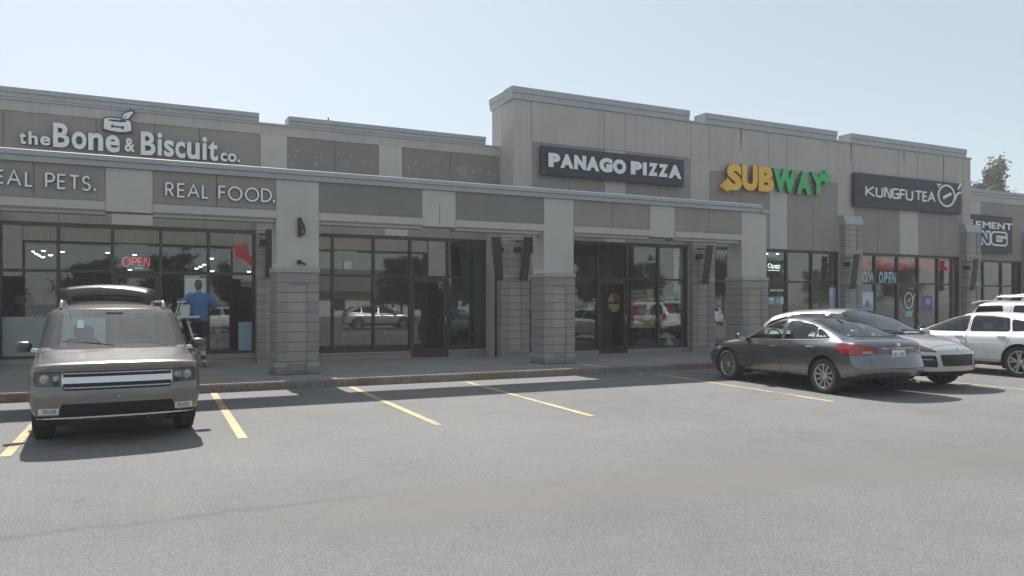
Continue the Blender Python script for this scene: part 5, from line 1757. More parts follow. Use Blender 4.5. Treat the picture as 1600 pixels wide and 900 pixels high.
def boxy_suv():
    """grey brown wagon, tall and square, tailgate open"""
    S = dict(cat='car', L=5.1, W=1.92, fbow=.15, rbow=.06, corner=.075, fexp=3.0, soft=.035,
        zb=[(-9, .3), (1.9, .25), (2.55, .27)], y2=[(-2.55, .84), (-2, .89), (2, .89), (2.55, .86)], z2=[(-9, .34), (2.2, .33), (2.55, .33)],
        y3=[(-2.55, .91), (-2.1, .955), (2.1, .96), (2.55, .935)], z3=C(.55), y4=[(-2.55, .925), (-2, .958), (2.0, .958), (2.55, .935)],
        z4=[(-2.55, .93), (1.4, .90), (2.2, .855), (2.55, .80)],
        y5=[(-2.55, .90), (-2, .935), (.6, .935), (1.4, .93), (2.2, .925), (2.55, .905)], z5=[(-2.55, 1.03), (.8, 1.0), (1.5, .975), (2.25, .93), (2.55, .905)],
        y6=[(-2.55, .76), (-2.2, .785), (.5, .785), (1.38, .85), (2.2, .85), (2.55, .83)],
        z6=[(-2.55, 1.44), (-2.3, 1.50), (-1.5, 1.53), (.2, 1.535), (.6, 1.49), (1.42, 1.045), (1.5, 1.02), (2.25, .955), (2.55, .925)],
        zc=[(-2.55, 1.52), (-2.3, 1.58), (-1.2, 1.615), (.2, 1.605), (.68, 1.555), (1.55, 1.075), (1.62, 1.055), (2.3, .985), (2.55, .95)],
        fprof=[(.2, .10), (.34, .01), (.42, 0), (.62, .0), (.66, .02), (.86, .03), (.90, .025), (.93, .03), (.96, .05)], rprof=[(.3, .03), (.5, 0), (1.0, .04), (1.6, .18)],
        axles=(1.62, -1.38), wr=.365, ww=.235, rim_r=.245, spokes=(5, .16, .03, .022), sill=.36,
        frit=.035, mo=.05, pillar=[(-.93, 1.075), (.93, 1.075), (.80, 1.53), (-.80, 1.53)], screen=[(-.765, 1.085), (.765, 1.085), (.70, 1.51), (-.70, 1.51)], screen_x=.3,
        hatch=[(-.78, .80), (.78, .80), (.71, 1.50), (-.71, 1.50)], hatch_x=-1.9,
        windows=[([(1.12, 1.05), (.62, 1.45), (.12, 1.46), (.12, 1.045)], 'clear'), ([(.02, 1.045), (.02, 1.46), (-.95, 1.46), (-.95, 1.055)], 'dark'),
                 ([(-1.05, 1.06), (-1.05, 1.46), (-2.25, 1.43), (-2.15, 1.08)], 'dark')],
        doors=[[(1.2, .38), (1.2, 1.0), (.64, 1.485), (.08, 1.495), (.08, .38)], [(.06, .38), (.06, 1.495), (-1.0, 1.49), (-1.0, .38)]],
        door_windows=[[0], [1]], handles=[(.25, .93), (-.8, .94)],
        lamps=[('headlight', [(.60, .69), (.875, .70), (.875, .845), (.60, .845)], (1, 2), 'f', 'dark_lens'),
               ('taillight', [(.74, .8), (.9, .8), (.9, 1.25), (.76, 1.25)], (1, 2), 'r', 'red_lens')],
        front_panels=[('grille', [(-.585, .645), (.585, .645), (.585, .845), (-.585, .845)], 'f', 'grille'),
                      ('lower_grille', [(-.36, .36), (.36, .36), (.34, .455), (-.34, .455)], 'f', 'grille')],
        fblack=[[(-.64, .345), (.64, .345), (.60, .49), (-.60, .49)]],
        hood=[[(1.56, -.86), (2.36, -.82), (2.36, .82), (1.56, .86)]],
        mirror=(1.05, 1.02), mirror_size=(.09, .10, .075), floor_z=.45, seat_z=1.08, seats=[(.15, (-.38, .38)), (-.85, (-.42, .42))], dash=(.95, 1.04),
        wipers=[((1.50, .62, 1.07), (1.36, .02, 1.15)), ((1.52, -.02, 1.085), (1.36, -.62, 1.14))])
    MT = car_mats((.165, .158, .151), .8, .27, tag_='taupe', glass_=glass('pale_car_glass', (.70, .92, .90), 2.0, haze=.014), rglass=CARM['tint_glass'])
    MT['handle'] = CARM['satin']
    MT['mirror'] = paint('mirror_cap_grey', (.05, .055, .075), .4, .3)
    MT['mirror_arm'] = CARM['satin']
    root, bvh = make_car(S, 'boxy_suv', 'grey brown boxy SUV facing the camera with its tailgate raised', MT)
    # bright bar grille
    ys = np.linspace(-.70, .70, 21)
    # surround of the grille and the wide centre bar
    strip(bvh, [(y, .755) for y in np.linspace(-.60, .60, 19)], 1, .085, .03, 'grille_bar', CARM['chrome'], root, -.004, .019)
    for z in (.83, .668):
        strip(bvh, [(y, z) for y in np.linspace(-.58, .58, 17)], 1, .014, .014, 'grille_slat', CARM['satin'], root, -.004)
    for s in (1, -1):
        strip(bvh, [(s*a, .76) for a in np.linspace(.585, .60, 3)], 1, .17, .012, 'grille_surround', CARM['chrome'], root, -.006)
        # lamp bowls behind the clear covers
        for z, y, r_ in ((.775, .655, .042), (.77, .775, .062)):
            badge(bvh, s*y, z, 1, r_*.85, CARM['lens'], root, 'lamp_bowl')
        strip(bvh, [(s*a, .41) for a in np.linspace(.63, .84, 7)], 1, .085, .004, 'fog_lamp_bezel', CARM['satin'], root, .001)
        strip(bvh, [(s*a, .41) for a in np.linspace(.655, .80, 7)], 1, .055, .008, 'fog_lamp', CARM['lens'], root, .001)
    for z in (.375, .395, .415, .435):
        strip(bvh, [(y, z) for y in np.linspace(-.35, .35, 9)], 1, .007, .004, 'grille_slat', CARM['trim'], root, -.006)
    badge(bvh, .0, .56, 1, .012, CARM['satin'], root, 'bumper_stud')
    strip(bvh, [(y, .335) for y in np.linspace(-.86, .86, 23)], 1, .03, .006, 'bumper_lip', CARM['satin'], root, -.004)
    # roof rails
    for s in (1, -1):
        m = MB()
        pts = [(.42, s*.66, 1.575), (.36, s*.665, 1.635), (.25, s*.67, 1.648), (-1.9, s*.67, 1.64), (-2.05, s*.67, 1.625), (-2.1, s*.67, 1.57)]
        m.tube(pts, .017, 8)
        m.box(.30, .42, s*.645, s*.69, 1.56, 1.63)
        m.box(-2.1, -1.98, s*.65, s*.69, 1.55, 1.62)
        m.build('roof_rail', CARM['satin'], root, 0)
    # cowl below the windscreen
    m = MB(); m.hexa([(1.40, -.72, 1.02), (1.62, -.74, 1.0), (1.62, .74, 1.0), (1.40, .72, 1.02), (1.42, -.7, 1.05), (1.57, -.7, 1.045), (1.57, .7, 1.045), (1.42, .7, 1.05)])
    m.build('cowl', CARM['dark'], root)
    # tailgate swung up, hinged at the rear edge of the roof
    gate = MB()
    g0 = Vector((-2.33, 0, 1.585)); ang = R(20)
    d = Vector((-math.cos(ang), 0, math.sin(ang))); up = Vector((math.sin(ang), 0, math.cos(ang)))
    def P(a, y, h): return tuple(g0 + d*a + up*h + Vector((0, y, 0)))
    rows = [(0.0, .66, .0), (.08, .70, .035), (.40, .74, .05), (.46, .76, .06), (.75, .80, .075), (.92, .80, .06), (1.0, .78, .02)]
    vs, fs, mi = [], [], []
    K = 10
    for a, w, h in rows:
        for j in range(K+1):
            y = -w + 2*w*j/K
            vs.append(P(a - .05*(abs(y)/w)**2*(a > .5), y, h - .065*(abs(y)/w)**2.2))
    base = len(vs)
    for a, w, h in rows:
        for j in range(K+1):
            y = (-w + 2*w*j/K)*.985
            vs.append(P(a - .05*(abs(y)/w)**2*(a > .5), y, h - .065*(abs(y)/w)**2.2 - .045))
    for i in range(len(rows)-1):
        for j in range(K):
            a = i*(K+1)+j
            gate.add([vs[a], vs[a+1], vs[a+K+2], vs[a+K+1]], [(0, 1, 2, 3)], 1 if i == 1 and 0 < j < K-1 else (0 if i in (0, 5) else 4), True)
            b = base + a
            gate.add([vs[b], vs[b+1], vs[b+K+2], vs[b+K+1]], [(3, 2, 1, 0)], 2, True)
    for i in range(len(rows)-1):
        for j in (0, K):
            a = i*(K+1)+j
            gate.add([vs[a], vs[a+K+1], vs[base+a+K+1], vs[base+a]], [(0, 1, 2, 3)], 0)
    for i in (0, len(rows)-1):
        for j in range(K):
            a = i*(K+1)+j
            gate.add([vs[a], vs[a+1], vs[base+a+1], vs[base+a]], [(0, 1, 2, 3)], 3 if i else 0)
    gb = gate.build('tailgate', [MT['paint'], CARM['tint_glass'], CARM['dark'], CARM['satin'], plain('tailgate_dark_panel', (.035, .036, .042), .3, .2)], root)
    bm_ = bmesh.new(); bm_.from_mesh(gb.data); bmesh.ops.remove_doubles(bm_, verts=bm_.verts, dist=1e-4)
    bmesh.ops.recalc_face_normals(bm_, faces=bm_.faces); bm_.to_mesh(gb.data); bm_.free()
    for s in (1, -1):
        m = MB(); m.tube([(-2.36, s*.6, 1.35), P(.45, s*.66, -.04)], .011, 7)
        m.build('gas_strut', CARM['dark'], root)
    # inspection sticker and rear view mirror behind the screen
    m = MB(); m.hexa([(.80, -.10, 1.44), (.83, -.10, 1.44), (.83, .10, 1.44), (.80, .10, 1.44), (.78, -.11, 1.50), (.81, -.11, 1.50), (.81, .11, 1.50), (.78, .11, 1.50)])
    m.build('rear_view_mirror', CARM['dark'], root, .008)
    m = MB(); m.hexa([(.985, -.46, 1.30), (.99, -.46, 1.30), (.99, -.38, 1.30), (.985, -.38, 1.30), (.895, -.455, 1.40), (.90, -.455, 1.40), (.90, -.385, 1.40), (.895, -.385, 1.40)])
    m.build('windscreen_sticker', CARM['plate'], root)
    return root


def grey_sedan():
    S = dict(cat='car', L=4.56, W=1.76, fbow=.28, rbow=.24, corner=.13, soft=.045,
        zb=[(-2.28, .30), (-1.6, .24), (1.6, .22), (2.28, .24)], y2=[(-2.28, .72), (-1.7, .80), (1.7, .81), (2.28, .74)], z2=[(-2.28, .36), (-1.7, .29), (1.7, .28), (2.28, .30)],
        y3=[(-2.28, .80), (-1.6, .868), (1.5, .872), (2.28, .82)], z3=[(-2.28, .60), (-1.3, .56), (1.3, .52), (2.28, .48)],
        y4=[(-2.28, .79), (-1.6, .855), (1.4, .85), (2.28, .76)], z4=[(-2.28, .80), (-1.3, .82), (1.3, .74), (2.28, .60)],
        y5=[(-2.28, .72), (-1.7, .78), (-.5, .805), (.8, .80), (1.5, .77), (2.28, .66)], z5=[(-2.28, .92), (-1.7, .955), (-.6, .935), (.7, .885), (1.4, .83), (2.0, .73), (2.28, .64)],
        y6=[(-2.28, .60), (-1.72, .66), (-1.2, .60), (-.4, .565), (.2, .575), (.9, .70), (1.4, .66), (2.28, .52)],
        z6=[(-2.28, .945), (-2.1, .975), (-1.75, .99), (-1.5, 1.06), (-1.05, 1.215), (-.65, 1.30), (-.2, 1.325), (.1, 1.285), (.45, 1.15), (.92, .93), (1.4, .86), (2.0, .755), (2.28, .655)],
        zc=[(-2.28, .955), (-2.15, 1.0), (-1.72, 1.025), (-1.2, 1.24), (-.8, 1.355), (-.3, 1.395), (.05, 1.375), (.35, 1.27), (1.08, .945), (1.5, .89), (2.0, .79), (2.28, .67)],
        fprof=[(.2, .14), (.3, .03), (.45, 0), (.6, .03), (.75, .12)], rprof=[(.2, .22), (.34, .09), (.42, .01), (.52, 0), (.60, .05), (.75, .10), (.90, .08), (1.0, .12)],
        axles=(1.37, -1.33), wr=.318, ww=.21, rim_r=.215, spokes=(10, 0, .020, .026), archgap=.05,
        screen=[(-.66, .965), (.66, .965), (.53, 1.345), (-.53, 1.345)], screen_x=.0,
        rearwin=[(-.60, 1.04), (.60, 1.04), (.50, 1.335), (-.50, 1.335)], rearwin_x=-.75,
        windows=[([(.80, .905), (.42, 1.115), (.12, 1.235), (-.12, 1.275), (-.20, 1.275), (-.20, .93)], 'clear'),
                 ([(-.29, .935), (-.29, 1.275), (-.55, 1.265), (-.88, 1.215), (-1.02, 1.165), (-1.02, .962)], 'clear'),
                 ([(-1.07, .967), (-1.07, 1.145), (-1.22, 1.085), (-1.40, .99)], 'clear')],
        wround=.02,
        doors=[[(.95, .32), (.92, .70), (.80, .885), (.40, 1.13), (.10, 1.255), (-.13, 1.29), (-.24, 1.29), (-.24, .32)],
               [(-.26, .32), (-.26, 1.29), (-.56, 1.285), (-.90, 1.24), (-1.10, 1.14), (-1.36, .975), (-1.25, .80), (-.98, .42), (-.92, .32)]],
        door_windows=[[0], [1]], handles=[(-.02, .80), (-1.02, .835)],
        lamps=[('taillight', [(.40, .775), (.62, .73), (.82, .72), (.88, .86), (.80, .905), (.50, .85)], (1, 2), 'r', 'red_lens'),
               ('headlight', [(.48, .58), (.80, .60), (.84, .70), (.55, .67)], (1, 2), 'f', 'lens')],
        front_panels=[('grille', [(-.35, .42), (.35, .42), (.45, .62), (-.45, .62)], 'f', 'grille')],
        rblack=[[(-.62, .22), (.62, .22), (.56, .35), (-.56, .35)]],
        trunk=[(-1.74, -.60), (-1.74, .60), (-2.5, .52), (-2.5, -.52)],
        hood=[[(1.10, -.66), (2.1, -.52), (2.1, .52), (1.10, .66)]],
        beltline=(.92, -1.42), beltz=lambda x: float(np.interp(x, [-1.42, -1.0, -.25, .8, .95], [.978, .950, .918, .895, .872])),
        mirror=(.76, .90), mirror_size=(.10, .10, .07), floor_z=.36, seat_z=.95, seats=[(.1, (-.36, .36)), (-.85, (-.38, .38))], dash=(.85, .93))
    MT = car_mats((.165, .17, .188), .85, .25, tag_='gunmetal', rglass=glass('sedan_rear_glass', (.40, .47, .46), 1.75))
    MT['handle'] = CARM['chrome']
    root, bvh = make_car(S, 'sedan', 'dark grey sedan parked nose to the kerb, tail with red lamps to the camera', MT)
    # licence plate in its recess, bright bar over it
    strip(bvh, [(y, .845) for y in np.linspace(-.36, .36, 15)], -1, .022, .012, 'boot_trim', CARM['chrome'], root, .002)
    hit = bvh.ray_cast(Vector((-5, 0, .74)), Vector((1, 0, 0)))[0]
    x = hit.x
    m = MB(); m.box(x-.012, x-.004, -.155, .155, .66, .815)
    m.box(x-.0145, x-.0125, -.12, -.095, .70, .77, 1)
    for k, y in enumerate((-.075, -.035, .035, .075, .115)):
        m.box(x-.0145, x-.0125, y-.012, y+.012, .70, .77, 1)
    m.build('licence_plate', [CARM['plate'], CARM['plate_blue']], root)
    for s in (1, -1):
        # white reversing lens within the red lamp, and bumper reflector
        strip(bvh, [(s*a, .775) for a in np.linspace(.52, .68, 6)], -1, .05, .006, 'reversing_lamp', CARM['lens'], root, .002)
        strip(bvh, [(s*a, .43) for a in np.linspace(.56, .72, 5)], -1, .03, .004, 'bumper_reflector', CARM['red_lens'], root, .001)
    strip(bvh, [(y, .50) for y in np.linspace(-.70, .70, 19)], -1, .010, .002, 'bumper_crease', CARM['seam'], root, -.001)
    m = MB(); m.tube([(-2.1, -.45, .26), (-2.22, -.45, .25)], .03, 10); m.build('tailpipe', CARM['satin'], root)
    badge(bvh, 0, .90, -1, .035, CARM['chrome'], root, 'boot_emblem')
    m = MB(); m.hexa([(-1.0, -.02, 1.36), (-.82, -.02, 1.385), (-.82, .02, 1.385), (-1.0, .02, 1.36), (-1.0, -.006, 1.40), (-.9, -.006, 1.40), (-.9, .006, 1.40), (-1.0, .006, 1.40)])
    m.build('roof_antenna', CARM['dark'], root)
    return root


def silver_suv():
    """low silver crossover, nose to the camera"""
    S = dict(cat='car', L=4.68, W=1.92, fbow=.34, rbow=.24, corner=.15, soft=.05, fexp=2.2,
        zb=[(-2.34, .34), (-1.7, .26), (1.7, .24), (2.34, .26)], y2=[(-2.34, .78), (-1.7, .88), (1.7, .90), (2.34, .82)], z2=[(-9, .34), (2.34, .33)],
        y3=[(-2.34, .88), (-1.6, .955), (1.5, .955), (2.34, .88)], z3=C(.58), y4=[(-2.34, .86), (-1.5, .94), (1.4, .945), (2.1, .90), (2.34, .84)], z4=[(-2.34, .86), (1.3, .80), (2.34, .68)],
        y5=[(-2.34, .78), (-1.6, .84), (.8, .85), (1.4, .86), (2.0, .82), (2.34, .72)], z5=[(-2.34, 1.0), (-1.0, 1.02), (.8, .965), (1.4, .955), (1.9, .90), (2.2, .82), (2.34, .76)],
        y6=[(-2.34, .62), (-1.6, .62), (-.3, .60), (.3, .62), (1.1, .74), (1.6, .62), (2.34, .50)],
        z6=[(-2.34, 1.12), (-1.9, 1.28), (-1.2, 1.40), (-.3, 1.445), (.15, 1.41), (.5, 1.28), (1.1, .995), (1.5, .93), (2.0, .875), (2.34, .78)],
        zc=[(-2.34, 1.2), (-1.9, 1.37), (-1.2, 1.48), (-.3, 1.515), (.15, 1.485), (.5, 1.36), (1.22, 1.01), (1.6, .965), (2.05, .89), (2.34, .79)],
        fprof=[(.2, .12), (.34, .02), (.5, 0), (.66, .02), (.80, .10)], rprof=[(.2, .12), (.4, 0), (.8, .04), (1.0, .1), (1.4, .3)],
        axles=(1.40, -1.40), wr=.355, ww=.245, rim_r=.25, spokes=(5, .2, .03, .022), sill=.36, archgap=.05,
        screen=[(-.70, 1.02), (.70, 1.02), (.56, 1.465), (-.56, 1.465)], screen_x=.05,
        rearwin=[(-.55, 1.08), (.55, 1.08), (.48, 1.36), (-.48, 1.36)], rearwin_x=-1.2,
        windows=[([(.95, 1.0), (.5, 1.26), (.2, 1.38), (-.1, 1.40), (-.1, 1.01)], 'clear'), ([(-.2, 1.015), (-.2, 1.40), (-.8, 1.385), (-1.15, 1.34), (-1.15, 1.05)], 'dark'),
                 ([(-1.22, 1.06), (-1.22, 1.33), (-1.65, 1.2), (-1.8, 1.09)], 'dark')],
        doors=[[(1.0, .40), (1.0, .98), (.5, 1.29), (.2, 1.41), (-.14, 1.43), (-.14, .40)], [(-.16, .40), (-.16, 1.43), (-.8, 1.415), (-1.2, 1.35), (-1.2, .75), (-1.0, .40)]],
        door_windows=[[0], [1]], handles=[(.05, .88), (-.95, .90)],
        lamps=[('headlight', [(.50, .72), (.78, .74), (.86, .83), (.80, .875), (.62, .84)], (1, 2), 'f', 'dark_lens'),
               ('taillight', [(.45, .86), (.84, .86), (.84, .95), (.5, .93)], (1, 2), 'r', 'red_lens')],
        front_panels=[('grille', [(-.42, .46), (.42, .46), (.46, .66), (-.46, .66)], 'f', 'grille'),
                      ('air_intake', [(.52, .44), (.80, .46), (.84, .65), (.55, .65)], 'f', 'grille'), ('air_intake', [(-.52, .44), (-.80, .46), (-.84, .65), (-.55, .65)], 'f', 'grille')],
        fblack=[[(-.80, .24), (.80, .24), (.84, .36), (-.84, .36)]],
        hood=[[(1.24, -.62), (2.1, -.60), (2.1, .60), (1.24, .62)]],
        mirror=(.86, .98), mirror_size=(.1, .11, .075), floor_z=.4, seat_z=1.02, seats=[(.1, (-.38, .38)), (-.8, (-.38, .38))], dash=(1.0, 1.0),
        wipers=[((1.20, .6, 1.02), (1.08, .05, 1.09)), ((1.20, -.05, 1.03), (1.06, -.6, 1.09))])
    MT = car_mats((.50, .50, .48), .55, .33, tag_='silver', glass_=glass('suv_glass', (.36, .44, .46), 1.9))
    root, bvh = make_car(S, 'silver_suv', 'low silver crossover backed into its bay beside the dark grey sedan', MT)
    badge(bvh, 0, .765, 1, .035, CARM['satin'], root, 'bonnet_emblem')
    for z in (.50, .55, .60):
        strip(bvh, [(y, z) for y in np.linspace(-.42, .42, 11)], 1, .012, .004, 'grille_slat', CARM['trim'], root, -.008)
    for s in (1, -1):
        strip(bvh, [(s*a, .58) for a in np.linspace(.60, .80, 6)], 1, .014, .006, 'running_light', CARM['satin'], root, -.004)
    strip(bvh, [(y, .40) for y in np.linspace(-.80, .80, 19)], 1, .03, .008, 'bumper_blade', MT['paint'], root, .0)
    return root


def white_crossover():
    S = dict(cat='car', L=4.55, W=1.86, fbow=.28, rbow=.2, corner=.14, soft=.05,
        zb=[(-2.28, .34), (-1.7, .26), (1.7, .25), (2.28, .27)], y2=[(-2.28, .76), (-1.7, .86), (1.7, .87), (2.28, .8)], z2=C(.33),
        y3=[(-2.28, .84), (-1.6, .92), (1.5, .925), (2.28, .86)], z3=C(.55), y4=[(-2.28, .82), (-1.5, .905), (1.4, .91), (2.28, .80)], z4=[(-2.28, .86), (1.3, .82), (2.28, .68)],
        y5=[(-2.28, .74), (-1.6, .82), (.8, .83), (1.4, .83), (2.28, .70)], z5=[(-2.28, 1.0), (-1.0, .985), (.8, .95), (1.4, .92), (2.0, .83), (2.28, .73)],
        y6=[(-2.28, .60), (-1.6, .62), (-.3, .60), (.3, .62), (1.1, .73), (1.6, .66), (2.28, .54)],
        z6=[(-2.28, 1.10), (-1.9, 1.22), (-1.4, 1.30), (-.5, 1.36), (0, 1.345), (.35, 1.25), (1.0, .985), (1.4, .94), (2.0, .85), (2.28, .745)],
        zc=[(-2.28, 1.18), (-1.9, 1.31), (-1.4, 1.38), (-.5, 1.43), (0, 1.415), (.35, 1.33), (1.15, .995), (1.5, .965), (2.0, .87), (2.28, .76)],
        fprof=[(.2, .12), (.34, .02), (.5, 0), (.66, .02), (.80, .10)], rprof=[(.2, .12), (.4, 0), (.8, .04), (1.0, .1), (1.4, .3)],
        axles=(1.36, -1.38), wr=.34, ww=.235, rim_r=.24, spokes=(5, .2, .03, .022), sill=.30, archgap=.05,
        screen=[(-.68, 1.0), (.68, 1.0), (.55, 1.40), (-.55, 1.40)], screen_x=.05,
        rearwin=[(-.55, 1.06), (.55, 1.06), (.48, 1.3), (-.48, 1.3)], rearwin_x=-1.2,
        windows=[([(.92, .975), (.40, 1.20), (.1, 1.30), (-.15, 1.325), (-.15, .985)], 'dark'), ([(-.25, .99), (-.25, 1.325), (-.7, 1.315), (-1.05, 1.27), (-1.12, 1.01)], 'dark'),
                 ([(-1.2, 1.015), (-1.13, 1.255), (-1.55, 1.18), (-1.75, 1.05)], 'dark')],
        doors=[[(.98, .36), (.98, .95), (.42, 1.22), (.1, 1.325), (-.19, 1.345), (-.19, .36)], [(-.21, .36), (-.21, 1.345), (-.75, 1.34), (-1.12, 1.27), (-1.2, .95), (-1.14, .75), (-1.0, .36)]],
        door_windows=[[0], [1]], handles=[(-.02, .86), (-1.0, .88)],
        lamps=[('headlight', [(.50, .62), (.80, .66), (.84, .74), (.55, .72)], (1, 2), 'f', 'lens'), ('taillight', [(.45, .86), (.84, .86), (.84, .95), (.5, .93)], (1, 2), 'r', 'red_lens')],
        front_panels=[('grille', [(-.42, .42), (.42, .42), (.46, .66), (-.46, .66)], 'f', 'grille')],
        hood=[[(1.18, -.64), (2.05, -.56), (2.05, .56), (1.18, .64)]],
        mirror=(.82, .96), mirror_size=(.1, .1, .07), floor_z=.4, seat_z=1.0, seats=[(.1, (-.38, .38)), (-.8, (-.38, .38))], dash=(1.0, .98))
    MT = car_mats((.72, .73, .74), .0, .35, tag_='white', rglass=glass('dark_side_glass', (.16, .18, .19), 1.7))
    MT['handle'] = CARM['chrome']; MT['mirror'] = CARM['dark']
    root, bvh = make_car(S, 'white_car', 'white low roofed car with dark side glass, nose to the kerb, at the right edge', MT)
    return root


def rack_suv():
    S = dict(cat='car', L=4.8, W=1.9, fbow=.22, rbow=.12, corner=.12, soft=.04,
        zb=C(.36), y2=C(.86), z2=C(.42), y3=[(-2.4, .90), (-1.8, .94), (1.8, .945), (2.4, .9)], z3=C(.65), y4=[(-2.4, .89), (-1.6, .93), (1.8, .935), (2.4, .86)], z4=C(.92),
        y5=[(-2.4, .84), (.8, .86), (1.4, .87), (2.4, .8)], z5=[(-2.4, 1.1), (.8, 1.07), (1.5, 1.05), (2.4, .92)],
        y6=[(-2.4, .68), (.5, .70), (1.3, .78), (2.4, .68)], z6=[(-2.4, 1.22), (-2.05, 1.58), (-1.6, 1.615), (.2, 1.62), (.5, 1.56), (1.25, 1.12), (1.5, 1.09), (2.4, .95)],
        zc=[(-2.4, 1.28), (-2.1, 1.65), (-1.6, 1.69), (.2, 1.70), (.55, 1.64), (1.35, 1.15), (1.6, 1.12), (2.4, .97)],
        fprof=[(.3, .08), (.5, 0), (.8, .03), (1.0, .1)], rprof=[(.3, .05), (.6, 0), (1.1, .04), (1.6, .12)],
        axles=(1.5, -1.3), wr=.38, ww=.25, rim_r=.235, spokes=(6, 0, .03, .03), sill=.44,
        screen=[(-.70, 1.16), (.70, 1.16), (.60, 1.60), (-.60, 1.60)], screen_x=.2,
        rearwin=[(-.6, 1.2), (.6, 1.2), (.56, 1.55), (-.56, 1.55)], rearwin_x=-1.6,
        windows=[([(1.0, 1.11), (.5, 1.50), (.1, 1.55), (.1, 1.11)], 'dark'), ([(0, 1.11), (0, 1.55), (-1.0, 1.55), (-1.0, 1.11)], 'dark'), ([(-1.22, 1.12), (-1.32, 1.55), (-1.95, 1.54), (-2.15, 1.16)], 'dark')],
        doors=[[(1.1, .46), (1.1, 1.08), (.52, 1.54), (.06, 1.585), (.06, .46)], [(.04, .46), (.04, 1.585), (-1.08, 1.58), (-1.08, .9), (-.9, .46)]],
        door_windows=[[0], [1]], handles=[(.2, .98), (-.85, .99)],
        lamps=[('headlight', [(.55, .78), (.84, .80), (.84, .92), (.58, .90)], (1, 2), 'f', 'lens'), ('taillight', [(.72, .9), (.88, .9), (.86, 1.2), (.74, 1.2)], (1, 2), 'r', 'red_lens')],
        front_panels=[('grille', [(-.48, .62), (.48, .62), (.48, .90), (-.48, .90)], 'f', 'grille')],
        mirror=(1.0, 1.1), floor_z=.5, seat_z=1.15, seats=[(.1, (-.38, .38))], dash=(1.0, 1.12))
    MT = car_mats((.70, .71, .73), .0, .35, tag_='pearl', rglass=glass('deep_privacy_glass', (.05, .05, .055), 1.6))
    root, bvh = make_car(S, 'white_suv', 'tall white SUV with roof rack behind the white car at the right edge', MT)
    m = MB()
    m.hexa([(-2.20, -.62, 1.60), (-1.95, -.66, 1.68), (-1.95, .66, 1.68), (-2.20, .62, 1.60), (-2.22, -.62, 1.645), (-1.95, -.64, 1.705), (-1.95, .64, 1.705), (-2.22, .62, 1.645)])
    m.build('spoiler', MT['paint'], root, .01)
    m = MB()
    for s in (1, -1):
        m.tube([(.2, s*.62, 1.70), (.1, s*.62, 1.79), (-1.5, s*.62, 1.79), (-1.62, s*.62, 1.70)], .02, 8)
        m.tube([(.0, s*.60, 1.84), (-1.45, s*.60, 1.84)], .014, 8)
        for x in (-.2, -.8, -1.35): m.tube([(x, s*.62, 1.69), (x, s*.60, 1.84)], .012, 6)
    for x in np.linspace(0, -1.45, 7): m.tube([(x, -.6, 1.82), (x, .6, 1.82)], .012, 6)
    m.build('roof_rack', CARM['satin'], root)
    return root
car_common()
# ------------------------------------------------------------------ cars where they stand
car_common_done = True
flex = boxy_suv(); flex.scale = (1, .945, 1); flex.location = (-.36, 12.36, 0); flex.rotation_euler = (0, 0, R(-87))
sedan = grey_sedan(); sedan.location = (11.93, 11.03, 0); sedan.rotation_euler = (0, 0, R(90 - 4.2))
macan = silver_suv(); macan.location = (13.72, 11.35, 0); macan.rotation_euler = (0, 0, R(-90))
wc = white_crossover(); wc.location = (18.08, 11.36, 0); wc.rotation_euler = (0, 0, R(90))
rs = rack_suv(); rs.location = (20.95, 10.85, 0); rs.rotation_euler = (0, 0, R(-90))
GC = 'cars parked across the lot, mirrored in the shop glass'
for src, loc, rz, lab in [(macan, (13.5, -5.5, 0), 8, 'silver crossover parked side on across the lot, mirrored in the vacant shop glass'), (sedan, (20, -2.5, 0), 150, 'dark grey sedan across the lot, mirrored beside the vacant shop door'),
                          (wc, (3.6, -3.5, 0), 165, 'white car across the lot, mirrored in the pet shop glass'), (sedan, (28.5, -3, 0), 20, 'dark grey sedan across the lot, mirrored in the pizza shop glass'),
                          (wc, (37, -4, 0), -60, 'white car across the lot, mirrored in the sandwich shop glass')]:
    c = copy_tree(src); c.location = loc; c.rotation_euler = (0, 0, R(rz)); tag(c, lab, 'car', GC)
m = MB(); rnd = random.Random(4); p = at(1000, 586.5, 14.0); k = CAMH*FOC/(586.5-HZ)
vs = [(.09*math.cos(t)*rnd.uniform(.6, 1.1), .06*math.sin(t)*rnd.uniform(.6, 1.1), .006 + rnd.uniform(0, .03)) for t in np.linspace(0, 5.6, 8)]
m.add(vs + [(0, 0, .035)] + [(a, b_, .002) for a, b_, c in vs], [(i, (i+1) % 8, 8) for i in range(8)] + [(i+9, (i+1) % 8+9, (i+1) % 8, i) for i in range(8)])
u = (1000-PCX)/FOC
o = m.build('paper_scrap', P_TAN); o.location = ((CS*u+SN)*k, (CS-SN*u)*k, .004); tag(o, 'crumpled pale scrap lying on the asphalt near the kerb', 'litter')
# ------------------------------------------------------------------ trees
def leaf_mat(name, a, b):
    m, nt, bs = newmat(name)
    v = obj_vec(nt)
    c = mixc(nt, ramp(nt, noise_tex(nt, v, 1.1, 4, .7), .35, .65), a, b)
    nt.links.new(c, bs.inputs['Base Color']); bs.inputs['Roughness'].default_value = .6
    tl = N(nt, 'ShaderNodeBsdfTranslucent'); nt.links.new(c, tl.inputs[0])
    mx = N(nt, 'ShaderNodeMixShader'); mx.inputs[0].default_value = .3
    out = nt.nodes['Material Output']
    nt.links.new(bs.outputs[0], mx.inputs[1]); nt.links.new(tl.outputs[0], mx.inputs[2]); nt.links.new(mx.outputs[0], out.inputs[0])
    return m


LEAF_A = leaf_mat('broad_leaves', (.040, .065, .022), (.085, .115, .045))
LEAF_B = leaf_mat('grey_green_leaves', (.042, .066, .026), (.080, .105, .048))
BARK = plain('bark', (.11, .09, .075), .95, var=.3, scale=8, bmp=.6, bscale=12)


